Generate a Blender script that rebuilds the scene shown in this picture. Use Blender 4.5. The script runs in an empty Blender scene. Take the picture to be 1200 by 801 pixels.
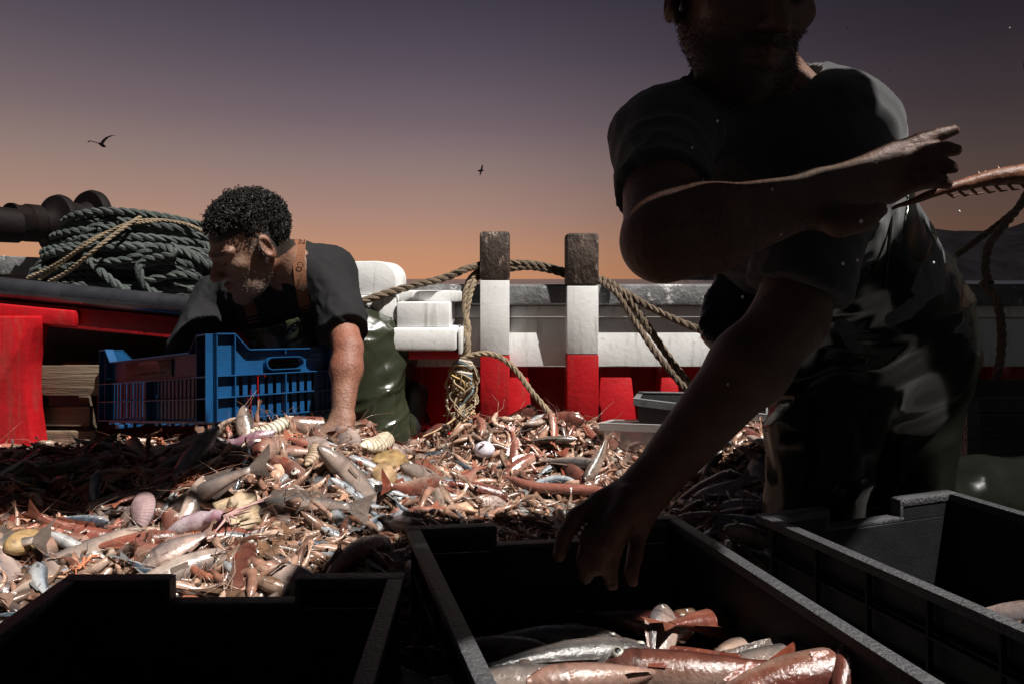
import bpy, bmesh, math, random
import numpy as np
from mathutils import Vector, Matrix, Quaternion
R = math.radians
sc = bpy.context.scene
C = sc.collection

# ------------------------------------------------------------------ camera
EYE = 0.52
F = 800.0
cam_d = bpy.data.cameras.new('camera'); cam = bpy.data.objects.new('camera', cam_d); C.objects.link(cam)
cam.location = (0, 0, EYE); cam.rotation_euler = (R(90), 0, 0)
cam_d.sensor_width = 36; cam_d.lens = 24; cam_d.shift_y = -73.5 / 1200
cam_d.clip_start = 0.02; cam_d.clip_end = 20000
sc.camera = cam

# ------------------------------------------------------------------ sun and sky
SUN_AZ, SUN_EL = R(34), R(60)          # azimuth turned from +X towards the camera side
SUN = Vector((math.cos(SUN_AZ) * math.cos(SUN_EL), -math.sin(SUN_AZ) * math.cos(SUN_EL), math.sin(SUN_EL)))
sl = bpy.data.lights.new('sun', 'SUN'); sl.energy = 5.0; sl.angle = R(0.5); sl.color = (1.0, 0.955, 0.90)
so = bpy.data.objects.new('sun', sl); C.objects.link(so); so.rotation_euler = SUN.to_track_quat('Z', 'Y').to_euler()
so.location = (3, -2, 5)

def srgb(r, g, b):
    f = lambda c: (c / 255 / 12.92) if c <= 10.3 else ((c / 255 + .055) / 1.055) ** 2.4
    return (f(r), f(g), f(b), 1)

wd = bpy.data.worlds.new("World"); sc.world = wd; wd.use_nodes = True
nt = wd.node_tree; nt.nodes.clear(); N = nt.nodes.new; LK = nt.links.new
out = N('ShaderNodeOutputWorld'); bgd = N('ShaderNodeBackground'); LK(bgd.outputs[0], out.inputs[0])
tc = N('ShaderNodeTexCoord'); sep = N('ShaderNodeSeparateXYZ'); LK(tc.outputs['Generated'], sep.inputs[0])
ramp = N('ShaderNodeValToRGB'); LK(sep.outputs['Z'], ramp.inputs[0])
cr = ramp.color_ramp
stops = [(0.0, srgb(210, 148, 110)), (.04, srgb(198, 146, 116)), (.09, srgb(174, 138, 124)), (.16, srgb(146, 124, 121)), (.22, srgb(119, 103, 110)),
         (.30, srgb(90, 81, 93)), (.38, srgb(67, 62, 75)), (.6, srgb(42, 42, 54)), (1.0, srgb(30, 32, 42))]
cr.elements[0].position = 0; cr.elements[0].color = stops[0][1]; cr.elements[1].position = 1; cr.elements[1].color = stops[-1][1]
for p, c in stops[1:-1]:
    e = cr.elements.new(p); e.color = c
azr = N('ShaderNodeMapRange'); azr.inputs['From Min'].default_value = -.15; azr.inputs['From Max'].default_value = .62
azr.inputs['To Min'].default_value = 1.0; azr.inputs['To Max'].default_value = .25; azr.interpolation_type = 'SMOOTHSTEP'
LK(sep.outputs['X'], azr.inputs['Value'])
mul = N('ShaderNodeMixRGB'); mul.blend_type = 'MULTIPLY'; mul.inputs[0].default_value = 1
LK(ramp.outputs[0], mul.inputs[1]); LK(azr.outputs[0], mul.inputs[2])
nz = N('ShaderNodeTexNoise'); nz.inputs['Scale'].default_value = 1.6; nz.inputs['Detail'].default_value = 3
LK(tc.outputs['Generated'], nz.inputs['Vector'])
sky = N('ShaderNodeTexSky'); sky.sky_type = 'NISHITA'; sky.sun_disc = False
sky.sun_elevation = SUN_EL; sky.sun_rotation = math.atan2(SUN.x, SUN.y); sky.air_density = 1.5; sky.dust_density = 3
sm = N('ShaderNodeMixRGB'); sm.blend_type = 'MULTIPLY'; sm.inputs[0].default_value = 1; sm.inputs[2].default_value = (.009, .0082, .008, 1)
LK(sky.outputs[0], sm.inputs[1])
bk = N('ShaderNodeMapRange'); bk.inputs['From Min'].default_value = .62; bk.inputs['From Max'].default_value = .0
LK(sep.outputs['Y'], bk.inputs['Value'])
mx = N('ShaderNodeMixRGB'); LK(bk.outputs[0], mx.inputs[0]); wl = N('ShaderNodeMapRange'); wl.inputs['From Min'].default_value = -.25; wl.inputs['From Max'].default_value = -.62; LK(sep.outputs['X'], wl.inputs['Value'])
wm = N('ShaderNodeMixRGB'); wm.blend_type = 'MULTIPLY'; wm.inputs[2].default_value = (1.04, 1.05, .98, 1); LK(wl.outputs[0], wm.inputs[0]); LK(mul.outputs[0], wm.inputs[1])
LK(wm.outputs[0], mx.inputs[1]); LK(sm.outputs[0], mx.inputs[2])
LK(mx.outputs[0], bgd.inputs['Color']); bgd.inputs['Strength'].default_value = 0.56

vs = sc.view_settings; vs.view_transform = 'Standard'; vs.look = 'None'; vs.gamma = 1; vs.exposure = 0.75; vs.use_curve_mapping = False
sc.cycles.max_bounces = 6; sc.cycles.diffuse_bounces = 2; sc.cycles.use_denoising = True

# ------------------------------------------------------------------ helpers
def W(px, py, D):
    return Vector(((px - 600) / F * D, D, EYE - (py - 327) / F * D))

def tag(o, label=None, cat=None, group=None, kind=None):
    if label: o['label'] = label
    if cat: o['category'] = cat
    if group: o['group'] = group
    if kind: o['kind'] = kind
    return o

def empty(name, loc=(0, 0, 0), label=None, cat=None, group=None):
    o = bpy.data.objects.new(name, None); C.objects.link(o); o.location = loc; o.empty_display_size = .05
    return tag(o, label, cat, group)

def link(name, me, mats=None, parent=None):
    o = bpy.data.objects.new(name, me); C.objects.link(o)
    if mats is not None:
        for m in (mats if isinstance(mats, (list, tuple)) else [mats]): me.materials.append(m)
    if parent is not None:
        o.parent = parent; bpy.context.view_layer.update()
        o.matrix_parent_inverse = parent.matrix_world.inverted()
    return o

def npmesh(name, V, Fq, smooth=True, col=None, tri=False):
    """fast mesh from numpy arrays, faces all quads (or all tris)"""
    V = np.asarray(V, np.float32); Fq = np.asarray(Fq, np.int32); k = Fq.shape[1]
    me = bpy.data.meshes.new(name)
    me.vertices.add(len(V)); me.vertices.foreach_set('co', V.ravel())
    me.loops.add(Fq.size); me.loops.foreach_set('vertex_index', Fq.ravel())
    me.polygons.add(len(Fq)); me.polygons.foreach_set('loop_start', np.arange(0, Fq.size, k, dtype=np.int32))
    me.polygons.foreach_set('loop_total', np.full(len(Fq), k, np.int32))
    me.polygons.foreach_set('use_smooth', np.full(len(Fq), smooth))
    me.update(calc_edges=True); me.validate()
    if col is not None: setcol(me, col)
    return me

def setcol(me, col):
    a = me.color_attributes.new('Col', 'FLOAT_COLOR', 'POINT')
    c = np.ones((len(me.vertices), 4), np.float32); c[:, :3] = np.asarray(col, np.float32)[:, :3]
    a.data.foreach_set('color', c.ravel())

class MB:
    """mesh builder: python lists"""
    def __init__(s): s.v = []; s.f = []; s.c = []; s.sm = []
    def add(s, vs_, fs, col=(1, 1, 1), smooth=True):
        b = len(s.v); s.v += [tuple(x) for x in vs_]; s.f += [tuple(i + b for i in f) for f in fs]
        s.c += [col] * len(vs_) if not (hasattr(col, '__len__') and len(col) and hasattr(col[0], '__len__')) else list(col)
        s.sm += [smooth] * len(fs); return s
    def box(s, lo, hi, M=None, bev=0.004, col=(1, 1, 1), seg=2):
        bm = bmesh.new(); bmesh.ops.create_cube(bm, size=1)
        lo = Vector(lo); hi = Vector(hi); c = (lo + hi) / 2; d = hi - lo
        for v in bm.verts: v.co = Vector((v.co.x * d.x, v.co.y * d.y, v.co.z * d.z)) + c
        if bev > 0: bmesh.ops.bevel(bm, geom=bm.edges[:], offset=min(bev, min(abs(x) for x in d) * .45), segments=seg, affect='EDGES', profile=.5)
        if M is not None: bmesh.ops.transform(bm, matrix=M, verts=bm.verts)
        bm.normal_update(); s.addbm(bm, col, bev > 0); bm.free(); return s
    def addbm(s, bm, col=(1, 1, 1), smooth=True):
        bm.verts.ensure_lookup_table(); bm.verts.index_update()
        s.add([v.co[:] for v in bm.verts], [[v.index for v in f.verts] for f in bm.faces], col, smooth)
    def hexa(s, P, bev=0.004, col=(1, 1, 1), seg=2):
        """8 points: bottom 4 (ccw), top 4"""
        bm = bmesh.new(); vv = [bm.verts.new(p) for p in P]
        for f in ((3, 2, 1, 0), (4, 5, 6, 7), (0, 1, 5, 4), (1, 2, 6, 5), (2, 3, 7, 6), (3, 0, 4, 7)): bm.faces.new([vv[i] for i in f])
        bmesh.ops.recalc_face_normals(bm, faces=bm.faces)
        if bev > 0: bmesh.ops.bevel(bm, geom=bm.edges[:], offset=bev, segments=seg, affect='EDGES', profile=.5)
        s.addbm(bm, col, bev > 0); bm.free(); return s
    def tube(s, path, r, n=8, col=(1, 1, 1), cap=True, squash=None):
        path = [Vector(p) for p in path]; m = len(path)
        rr = r if hasattr(r, '__len__') else [r] * m
        vs_, fs = [], []
        t = (path[1] - path[0]).normalized(); u = t.orthogonal().normalized()
        for i, p in enumerate(path):
            t2 = (path[min(i + 1, m - 1)] - path[max(i - 1, 0)])
            if t2.length < 1e-9: t2 = t
            t2.normalize(); u = (u - t2 * u.dot(t2)).normalized(); w = t2.cross(u); t = t2
            for k in range(n):
                a = 2 * math.pi * k / n; vs_.append(p + (u * math.cos(a) + w * math.sin(a)) * rr[i])
        for i in range(m - 1):
            for k in range(n):
                a = i * n + k; b = i * n + (k + 1) % n; fs.append((a, b, b + n, a + n))
        if cap: fs.append(tuple(range(n - 1, -1, -1))); fs.append(tuple((m - 1) * n + k for k in range(n)))
        return s.add(vs_, fs, col)
    def lathe(s, prof, M, n=32, col=(1, 1, 1), smooth=True):
        """prof: list of (radius, height along local z)"""
        vs_, fs = [], []
        for r_, h_ in prof:
            for k in range(n):
                a = 2 * math.pi * k / n; vs_.append(M @ Vector((r_ * math.cos(a), r_ * math.sin(a), h_)))
        for i in range(len(prof) - 1):
            for k in range(n):
                a = i * n + k; b = i * n + (k + 1) % n; fs.append((a, b, b + n, a + n))
        return s.add(vs_, fs, col, smooth)
    def prism(s, poly, depth, M=None, bev=0.003, col=(1, 1, 1)):
        """poly in local XZ, extruded along +Y"""
        bm = bmesh.new(); a = [bm.verts.new((x, 0, z)) for x, z in poly]; f = bm.faces.new(a)
        r_ = bmesh.ops.extrude_face_region(bm, geom=[f]); bmesh.ops.translate(bm, vec=(0, depth, 0), verts=[e for e in r_['geom'] if isinstance(e, bmesh.types.BMVert)])
        bmesh.ops.recalc_face_normals(bm, faces=bm.faces)
        if bev > 0: bmesh.ops.bevel(bm, geom=bm.edges[:], offset=bev, segments=2, affect='EDGES', profile=.5)
        if M is not None: bmesh.ops.transform(bm, matrix=M, verts=bm.verts)
        s.addbm(bm, col, bev > 0); bm.free(); return s
    def build(s, name, mats, parent=None, usecol=False, sharp=R(40)):
        me = bpy.data.meshes.new(name); me.from_pydata(s.v, [], s.f)
        me.polygons.foreach_set('use_smooth', s.sm)
        if usecol: setcol(me, np.array(s.c))
        me.update()
        try: me.set_sharp_from_angle(angle=sharp)
        except Exception: pass
        return link(name, me, mats, parent)

def catmull(pts, sub=8):
    P = [Vector(p) for p in pts]; P = [P[0] * 2 - P[1]] + P + [P[-1] * 2 - P[-2]]; o = []
    for i in range(1, len(P) - 2):
        for k in range(sub):
            t = k / sub; a, b, c, d = P[i - 1], P[i], P[i + 1], P[i + 2]
            o.append(.5 * ((2 * b) + (c - a) * t + (2 * a - 5 * b + 4 * c - d) * t * t + (3 * b - a - 3 * c + d) * t ** 3))
    o.append(P[-2]); return o

def resample(path, step):
    out_ = [path[0]]; acc = 0
    for a, b in zip(path, path[1:]):
        L = (b - a).length
        while acc + L >= step:
            a = a + (b - a) * ((step - acc) / L); L = (b - a).length; out_.append(a); acc = 0
            if L < 1e-9: break
        acc += L
    return out_

def rope(mb, pts, r, pitch=None, n=6, col=(1, 1, 1), smooth_in=True, strands=3, phase=0.0):
    path = catmull(pts, 10) if smooth_in else [Vector(p) for p in pts]
    pitch = pitch or r * 7.0
    path = resample(path, pitch / 9.0)
    m = len(path)
    if m < 3: return
    t = (path[1] - path[0]).normalized(); u = t.orthogonal().normalized(); fr = []
    for i in range(m):
        t2 = (path[min(i + 1, m - 1)] - path[max(i - 1, 0)]).normalized(); u = (u - t2 * u.dot(t2)).normalized(); fr.append((u.copy(), t2.cross(u)))
    for k in range(strands):
        sp = []
        for i in range(m):
            a = phase + 2 * math.pi * (k / strands + i / 9.0); sp.append(path[i] + (fr[i][0] * math.cos(a) + fr[i][1] * math.sin(a)) * r * .52)
        mb.tube(sp, r * .55, n, col)

# ------------------------------------------------------------------ numpy noise
def _hash(i, j, k, s):
    h = (i * 374761393 + j * 668265263 + k * 2147483647 + s * 974634777) & 0xFFFFFFFF
    h = ((h ^ (h >> 13)) * 1274126177) & 0xFFFFFFFF
    return ((h ^ (h >> 16)) & 0xFFFF).astype(np.float32) / 65535.0
def vnoise(P, f=1.0, s=0):
    P = np.asarray(P, np.float64) * f + 1000; I = np.floor(P).astype(np.int64); T = P - I; T = T * T * (3 - 2 * T); r = 0
    for a in (0, 1):
        for b in (0, 1):
            for c in (0, 1):
                w = (T[:, 0] if a else 1 - T[:, 0]) * (T[:, 1] if b else 1 - T[:, 1]) * (T[:, 2] if c else 1 - T[:, 2])
                r = r + w * _hash(I[:, 0] + a, I[:, 1] + b, I[:, 2] + c, s)
    return r * 2 - 1
def fbm(P, f=1.0, o=3, s=0):
    r = 0; a = 1
    for k in range(o): r = r + a * vnoise(P, f * 2 ** k, s + k); a *= .5
    return r
def ridge(P, f, s=0): return 1 - 2 * np.abs(vnoise(P, f, s))

# ------------------------------------------------------------------ SDF modelling (smooth blended bodies, one continuous surface)
class SDF:
    def __init__(s, lo, hi, v):
        s.lo = np.array(lo, float); s.v = v; n = np.ceil((np.array(hi, float) - s.lo) / v).astype(int) + 1
        s.d = np.full(tuple(n), .3, np.float32)
    def blk(s, lo, hi):
        i0 = np.maximum(np.floor((np.array(lo) - s.lo) / s.v).astype(int), 0); i1 = np.minimum(np.ceil((np.array(hi) - s.lo) / s.v).astype(int) + 1, s.d.shape)
        if (i1 <= i0).any(): return None
        g = [s.lo[a] + s.v * np.arange(i0[a], i1[a]) for a in range(3)]
        sl_ = tuple(slice(i0[a], i1[a]) for a in range(3))
        X, Y, Z = np.meshgrid(*g, indexing='ij'); return sl_, X.astype(np.float32), Y.astype(np.float32), Z.astype(np.float32)
    def comb(s, sl_, b, k, op):
        a = s.d[sl_]
        if op == 'sub': a2, b2 = -a, b
        else: a2, b2 = a, b
        if k > 0:
            h = np.clip(.5 + .5 * (b2 - a2) / k, 0, 1); r = b2 * (1 - h) + a2 * h - k * h * (1 - h)
        else: r = np.minimum(a2, b2)
        s.d[sl_] = -r if op == 'sub' else r
    def cap(s, a, b, ra, rb=None, k=.02, op='add', sq=None):
        rb = ra if rb is None else rb; a = np.array(a, float); b = np.array(b, float); R_ = max(ra, rb)
        m = R_ + k + 4 * s.v; q = s.blk(np.minimum(a, b) - m, np.maximum(a, b) + m)
        if q is None: return s
        sl_, X, Y, Z = q; ab = b - a; L = max(float(ab @ ab), 1e-12)
        t = np.clip(((X - a[0]) * ab[0] + (Y - a[1]) * ab[1] + (Z - a[2]) * ab[2]) / L, 0, 1)
        dx = X - a[0] - t * ab[0]; dy = Y - a[1] - t * ab[1]; dz = Z - a[2] - t * ab[2]
        f = 1
        if sq is not None:
            n, sc_ = sq; n = np.array(n, float); n /= np.linalg.norm(n); w = (dx * n[0] + dy * n[1] + dz * n[2]) * (1 / sc_ - 1); dx = dx + n[0] * w; dy = dy + n[1] * w; dz = dz + n[2] * w; f = .8
        s.comb(sl_, (np.sqrt(dx * dx + dy * dy + dz * dz) - (ra + (rb - ra) * t)) * f, k, op); return s
    def ell(s, c, r, M=None, k=.02, op='add'):
        c = np.array(c, float); r = np.array(r, float); m = r.max() + k + 4 * s.v; q = s.blk(c - m, c + m)
        if q is None: return s
        sl_, X, Y, Z = q; X = X - c[0]; Y = Y - c[1]; Z = Z - c[2]
        if M is not None:
            M = np.array(M); X, Y, Z = (M[0, i] * X + M[1, i] * Y + M[2, i] * Z for i in range(3))
        k0 = np.sqrt((X / r[0]) ** 2 + (Y / r[1]) ** 2 + (Z / r[2]) ** 2); k1 = np.sqrt((X / r[0] ** 2) ** 2 + (Y / r[1] ** 2) ** 2 + (Z / r[2] ** 2) ** 2) + 1e-9
        s.comb(sl_, k0 * (k0 - 1) / k1, k, op); return s
    def cut(s, p, n, lo=None, hi=None, k=0):
        """remove the side the normal points to, inside an optional box"""
        n = np.array(n, float); n /= np.linalg.norm(n); p = np.array(p, float)
        q = s.blk(s.lo if lo is None else lo, s.lo + s.v * np.array(s.d.shape) if hi is None else hi)
        sl_, X, Y, Z = q; e = (X - p[0]) * n[0] + (Y - p[1]) * n[1] + (Z - p[2]) * n[2]; s.d[sl_] = np.maximum(s.d[sl_], e); return s
    def mesh(s):
        d = s.d; d = np.where(np.abs(d) < 1e-7, 1e-7, d); S = d < 0; nx, ny, nz_ = d.shape
        Cn = np.zeros((nx - 1, ny - 1, nz_ - 1), np.int8)
        for a in (0, 1):
            for b in (0, 1):
                for c in (0, 1): Cn += S[a:nx - 1 + a, b:ny - 1 + b, c:nz_ - 1 + c]
        act = (Cn > 0) & (Cn < 8); ijk = np.argwhere(act); idx = np.full(act.shape, -1, np.int32); idx[act] = np.arange(len(ijk))
        co = [(a, b, c) for a in (0, 1) for b in (0, 1) for c in (0, 1)]
        val = {c: d[ijk[:, 0] + c[0], ijk[:, 1] + c[1], ijk[:, 2] + c[2]] for c in co}
        acc = np.zeros((len(ijk), 3)); cnt = np.zeros(len(ijk))
        for c0 in co:
            for ax in range(3):
                if c0[ax]: continue
                c1 = list(c0); c1[ax] = 1; c1 = tuple(c1); v0 = val[c0]; v1 = val[c1]; m = (v0 < 0) != (v1 < 0)
                t = np.where(m, v0 / np.where(v0 == v1, 1, v0 - v1), 0)
                p = np.zeros((len(ijk), 3)) + c0; p[:, ax] = t; acc[m] += p[m]; cnt[m] += 1
        V = (ijk + acc / cnt[:, None]) * s.v + s.lo
        Fs = []
        for ax in range(3):
            u, w = [(1, 2), (2, 0), (0, 1)][ax]
            A = np.take(S, range(0, S.shape[ax] - 1), ax); B = np.take(S, range(1, S.shape[ax]), ax)
            E = np.argwhere(A != B); ok = (E[:, u] > 0) & (E[:, w] > 0) & (E[:, u] < S.shape[u] - 1) & (E[:, w] < S.shape[w] - 1); E = E[ok]
            flip = A[E[:, 0], E[:, 1], E[:, 2]]
            def g(du, dw):
                q = E.copy(); q[:, u] += du; q[:, w] += dw; return idx[q[:, 0], q[:, 1], q[:, 2]]
            Q = np.stack([g(-1, -1), g(0, -1), g(0, 0), g(-1, 0)], 1); Q[~flip] = Q[~flip][:, ::-1]; Fs.append(Q)
        return V, np.concatenate(Fs)

def normals(V, Fq):
    n = np.cross(V[Fq[:, 2]] - V[Fq[:, 0]], V[Fq[:, 3]] - V[Fq[:, 1]]); N_ = np.zeros_like(V)
    for k in range(4): np.add.at(N_, Fq[:, k], n)
    return N_ / (np.linalg.norm(N_, axis=1)[:, None] + 1e-12)

# ------------------------------------------------------------------ materials
MATS = {}
def mat(name, col=(.5, .5, .5), rough=.5, metal=0, bump=0, bscale=80, var=0, vscale=8, spec=.5, coat=0, usecol=False, dirt=None, dscale=6, dthr=.62, aniso=None, sss=0, trans=0, obj_rand=0, rvar=0, bdist=.01, streak=0):
    m = bpy.data.materials.new(name); m.use_nodes = True; t = m.node_tree; b = t.nodes['Principled BSDF']
    n_ = t.nodes.new; l_ = t.links.new
    b.inputs['Roughness'].default_value = rough; b.inputs['Metallic'].default_value = metal; b.inputs['Specular IOR Level'].default_value = spec
    b.inputs['Coat Weight'].default_value = coat; b.inputs['Coat Roughness'].default_value = .12
    if sss: b.inputs['Subsurface Weight'].default_value = sss; b.inputs['Subsurface Radius'].default_value = (.01, .004, .002)
    if trans: b.inputs['Transmission Weight'].default_value = trans
    co = t.nodes.new('ShaderNodeTexCoord').outputs['Object']
    if aniso:
        mp = n_('ShaderNodeMapping'); mp.inputs['Scale'].default_value = aniso; l_(co, mp.inputs[0]); co = mp.outputs[0]
    if usecol:
        a = n_('ShaderNodeVertexColor'); a.layer_name = 'Col'; cur = a.outputs[0]
    else:
        rgb = n_('ShaderNodeRGB'); rgb.outputs[0].default_value = (*col[:3], 1); cur = rgb.outputs[0]
    if var:
        nz_ = n_('ShaderNodeTexNoise'); nz_.inputs['Scale'].default_value = vscale; nz_.inputs['Detail'].default_value = 8; nz_.inputs['Roughness'].default_value = .65; l_(co, nz_.inputs['Vector'])
        mr = n_('ShaderNodeMapRange'); mr.inputs['From Min'].default_value = .3; mr.inputs['From Max'].default_value = .7; mr.inputs['To Min'].default_value = 1 - var; mr.inputs['To Max'].default_value = 1 + var; l_(nz_.outputs[0], mr.inputs['Value'])
        mm = n_('ShaderNodeMixRGB'); mm.blend_type = 'MULTIPLY'; mm.inputs[0].default_value = 1; l_(cur, mm.inputs[1]); l_(mr.outputs[0], mm.inputs[2]); cur = mm.outputs[0]
    if obj_rand:
        oi = n_('ShaderNodeObjectInfo'); mr = n_('ShaderNodeMapRange'); mr.inputs['To Min'].default_value = 1 - obj_rand; mr.inputs['To Max'].default_value = 1 + obj_rand; l_(oi.outputs['Random'], mr.inputs['Value'])
        mm = n_('ShaderNodeMixRGB'); mm.blend_type = 'MULTIPLY'; mm.inputs[0].default_value = 1; l_(cur, mm.inputs[1]); l_(mr.outputs[0], mm.inputs[2]); cur = mm.outputs[0]
    if dirt is not None:
        nz_ = n_('ShaderNodeTexNoise'); nz_.inputs['Scale'].default_value = dscale; nz_.inputs['Detail'].default_value = 10; nz_.inputs['Roughness'].default_value = .75; l_(co, nz_.inputs['Vector'])
        mr = n_('ShaderNodeMapRange'); mr.inputs['From Min'].default_value = dthr; mr.inputs['From Max'].default_value = dthr + .05; l_(nz_.outputs[0], mr.inputs['Value'])
        mm = n_('ShaderNodeMixRGB'); l_(mr.outputs[0], mm.inputs[0]); l_(cur, mm.inputs[1]); mm.inputs[2].default_value = (*dirt[:3], 1); cur = mm.outputs[0]
    if streak:
        mp2 = n_('ShaderNodeMapping'); mp2.inputs['Scale'].default_value = (34, 34, 3.2); l_(t.nodes.new('ShaderNodeTexCoord').outputs['Object'], mp2.inputs[0])
        nz_ = n_('ShaderNodeTexNoise'); nz_.inputs['Scale'].default_value = 1; nz_.inputs['Detail'].default_value = 7; nz_.inputs['Roughness'].default_value = .7; l_(mp2.outputs[0], nz_.inputs['Vector'])
        mr = n_('ShaderNodeMapRange'); mr.inputs['From Min'].default_value = .54; mr.inputs['From Max'].default_value = .74; mr.inputs['To Max'].default_value = streak; l_(nz_.outputs[0], mr.inputs['Value'])
        mm = n_('ShaderNodeMixRGB'); l_(mr.outputs[0], mm.inputs[0]); l_(cur, mm.inputs[1]); mm.inputs[2].default_value = (.10, .075, .055, 1); cur = mm.outputs[0]
    l_(cur, b.inputs['Base Color'])
    if rvar:
        nz_ = n_('ShaderNodeTexNoise'); nz_.inputs['Scale'].default_value = vscale * 1.7; nz_.inputs['Detail'].default_value = 5; l_(co, nz_.inputs['Vector'])
        mr = n_('ShaderNodeMapRange'); mr.inputs['From Min'].default_value = .35; mr.inputs['From Max'].default_value = .65; mr.inputs['To Min'].default_value = max(.03, rough - rvar); mr.inputs['To Max'].default_value = rough + rvar; l_(nz_.outputs[0], mr.inputs['Value']); l_(mr.outputs[0], b.inputs['Roughness'])
    if bump:
        nb = n_('ShaderNodeTexNoise'); nb.inputs['Scale'].default_value = bscale; nb.inputs['Detail'].default_value = 6; nb.inputs['Roughness'].default_value = .6; l_(co, nb.inputs['Vector'])
        bp = n_('ShaderNodeBump'); bp.inputs['Strength'].default_value = bump; bp.inputs['Distance'].default_value = bdist; l_(nb.outputs[0], bp.inputs['Height']); l_(bp.outputs[0], b.inputs['Normal'])
        if coat: l_(bp.outputs[0], b.inputs['Coat Normal'])
    MATS[name] = m; return m

M_white = mat('white_paint', (.68, .68, .67), .45, bdist=.0025, bump=.35, bscale=60, var=.07, vscale=14, dirt=(.16, .12, .09), dscale=30, dthr=.64, streak=.55)
M_red = mat('red_paint', (.36, .007, .011), .42, bdist=.004, bump=.5, bscale=45, var=.18, vscale=12, dirt=(.34, .22, .18), dscale=55, dthr=.69, spec=.35, streak=.5)
M_cap = mat('weathered_cap', (.11, .11, .112), .7, bump=.5, bscale=60, var=.5, vscale=18, dirt=(.46, .46, .45), dscale=13, dthr=.575)
M_bare = mat('bare_wood', (.045, .026, .018), .65, bump=1, bscale=50, var=.6, vscale=20, aniso=(1, 1, .45), dirt=(.26, .20, .16), dscale=30, dthr=.57)
M_black = mat('black_plastic', (.0095, .0095, .0105), .42, bump=.25, bscale=260, var=.35, vscale=20, dirt=(.05, .048, .045), dscale=60, dthr=.67, spec=.25)
M_rim = mat('black_plastic_rim', (.048, .048, .052), .45, bump=.6, bscale=220, var=.3, vscale=30, dirt=(.20, .20, .20), dscale=70, dthr=.66, spec=.5)
M_metal = mat('dark_steel', (.10, .10, .115), .28, metal=.8, bump=.1, bscale=40, var=.3, vscale=10, rvar=.1)
M_winch = mat('rusted_paint', (.005, .0028, .0026), .7, bump=.3, bscale=30, var=.4, spec=.12)
M_blue = mat('blue_plastic', (.005, .048, .13), .34, bump=.15, bscale=90, var=.2, vscale=15, spec=.5, dirt=(.10, .2, .3), dscale=40, dthr=.68)
M_graypl = mat('grey_plastic', (.12, .125, .13), .4, bump=.2, bscale=60, var=.2, dirt=(.4, .4, .4), dscale=40, dthr=.68)
M_wood = mat('pallet_wood', (.115, .08, .052), .7, bump=.6, bscale=30, var=.35, vscale=10, aniso=(.25, 1, 3))
M_rope_g = mat('green_rope', (.046, .056, .051), .75, bump=.6, bscale=180, var=.35, vscale=22)
M_rope_t = mat('tan_rope', (.24, .18, .115), .8, bump=.6, bscale=180, var=.35, vscale=22)
M_rope_b = mat('brown_rope', (.12, .085, .055), .8, bump=.6, bscale=180, var=.4, vscale=22)
M_dark = mat('dark_rubber', (.012, .012, .013), .5, bump=.2)
M_skin = mat('skin', usecol=True, rough=.5, bump=.6, bscale=150, var=.22, vscale=55, sss=.08, spec=.4, bdist=.004)
M_shirt = mat('black_cotton', (.012, .012, .013), .85, bump=.35, bscale=500, var=.2, spec=.2, bdist=.003)
M_shirt2 = mat('grey_cotton', (.038, .039, .042), .85, bump=.35, bscale=500, var=.2, spec=.2, bdist=.003)
M_shirt2.node_tree.nodes['Principled BSDF'].inputs['Sheen Weight'].default_value = .22
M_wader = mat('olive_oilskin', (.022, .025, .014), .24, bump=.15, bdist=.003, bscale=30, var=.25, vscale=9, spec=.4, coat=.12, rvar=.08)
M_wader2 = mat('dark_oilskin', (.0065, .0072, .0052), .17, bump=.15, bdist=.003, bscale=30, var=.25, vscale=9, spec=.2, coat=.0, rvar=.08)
M_hair = mat('hair', usecol=True, rough=.65, spec=.25)
M_strap = mat('orange_webbing', (.17, .06, .022), .7, bump=.5, bscale=400, var=.15)
M_fish = mat('fish_skin', usecol=True, rough=.27, bump=.35, bscale=220, var=.22, vscale=60, spec=.6, coat=.25, rvar=.1, bdist=.003, obj_rand=.22)
M_shrimp = mat('shrimp_shell', usecol=True, rough=.22, bump=.3, bscale=300, var=.25, vscale=70, spec=.5, coat=.2, bdist=.002, obj_rand=.25)
M_shell = mat('sea_shell', usecol=True, rough=.55, bump=.5, bscale=160, var=.25, vscale=50, bdist=.003)
# ------------------------------------------------------------------ the setting: sea, hills, deck
def sea_mat():
    m = mat('sea_water', (.012, .016, .022), .18, bump=.8, bscale=.6, bdist=.4); return m
mb = MB(); mb.add([(-9000, -9000, -1.4), (9000, -9000, -1.4), (9000, 15000, -1.4), (-9000, 15000, -1.4)], [(0, 1, 2, 3)], smooth=False)
tag(mb.build('sea', sea_mat()), kind='structure')
# headland on the right
def hills():
    nx, ny = 90, 14; V = []; 
    for j in range(ny):
        for i in range(nx):
            x = 330 + (i / (nx - 1)) * 1500; y = 900 + j * 40.0
            crest = 122 * (1 - math.exp(-max(0, x - 335) / 90.)) + 30 * math.sin(x / 170.) * min(1, max(0, (x - 400) / 200))
            prof_ = math.sin(math.pi * min(1, (j + .001) / (ny - 1)) * .75 + .0)
            V.append((x, y, -3 + crest * prof_))
    V = np.array(V); V[:, 2] += fbm(V, 1 / 60., 4, 3) * 7 * (V[:, 2] > 0)
    Fq = [(j * nx + i, j * nx + i + 1, (j + 1) * nx + i + 1, (j + 1) * nx + i) for j in range(ny - 1) for i in range(nx - 1)]
    m = mat('hill_scrub', (.0052, .0046, .0056), 1, var=.45, vscale=.02, spec=0)
    tag(link('hills', npmesh('hills', V, Fq), m), kind='structure')
hills()

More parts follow.
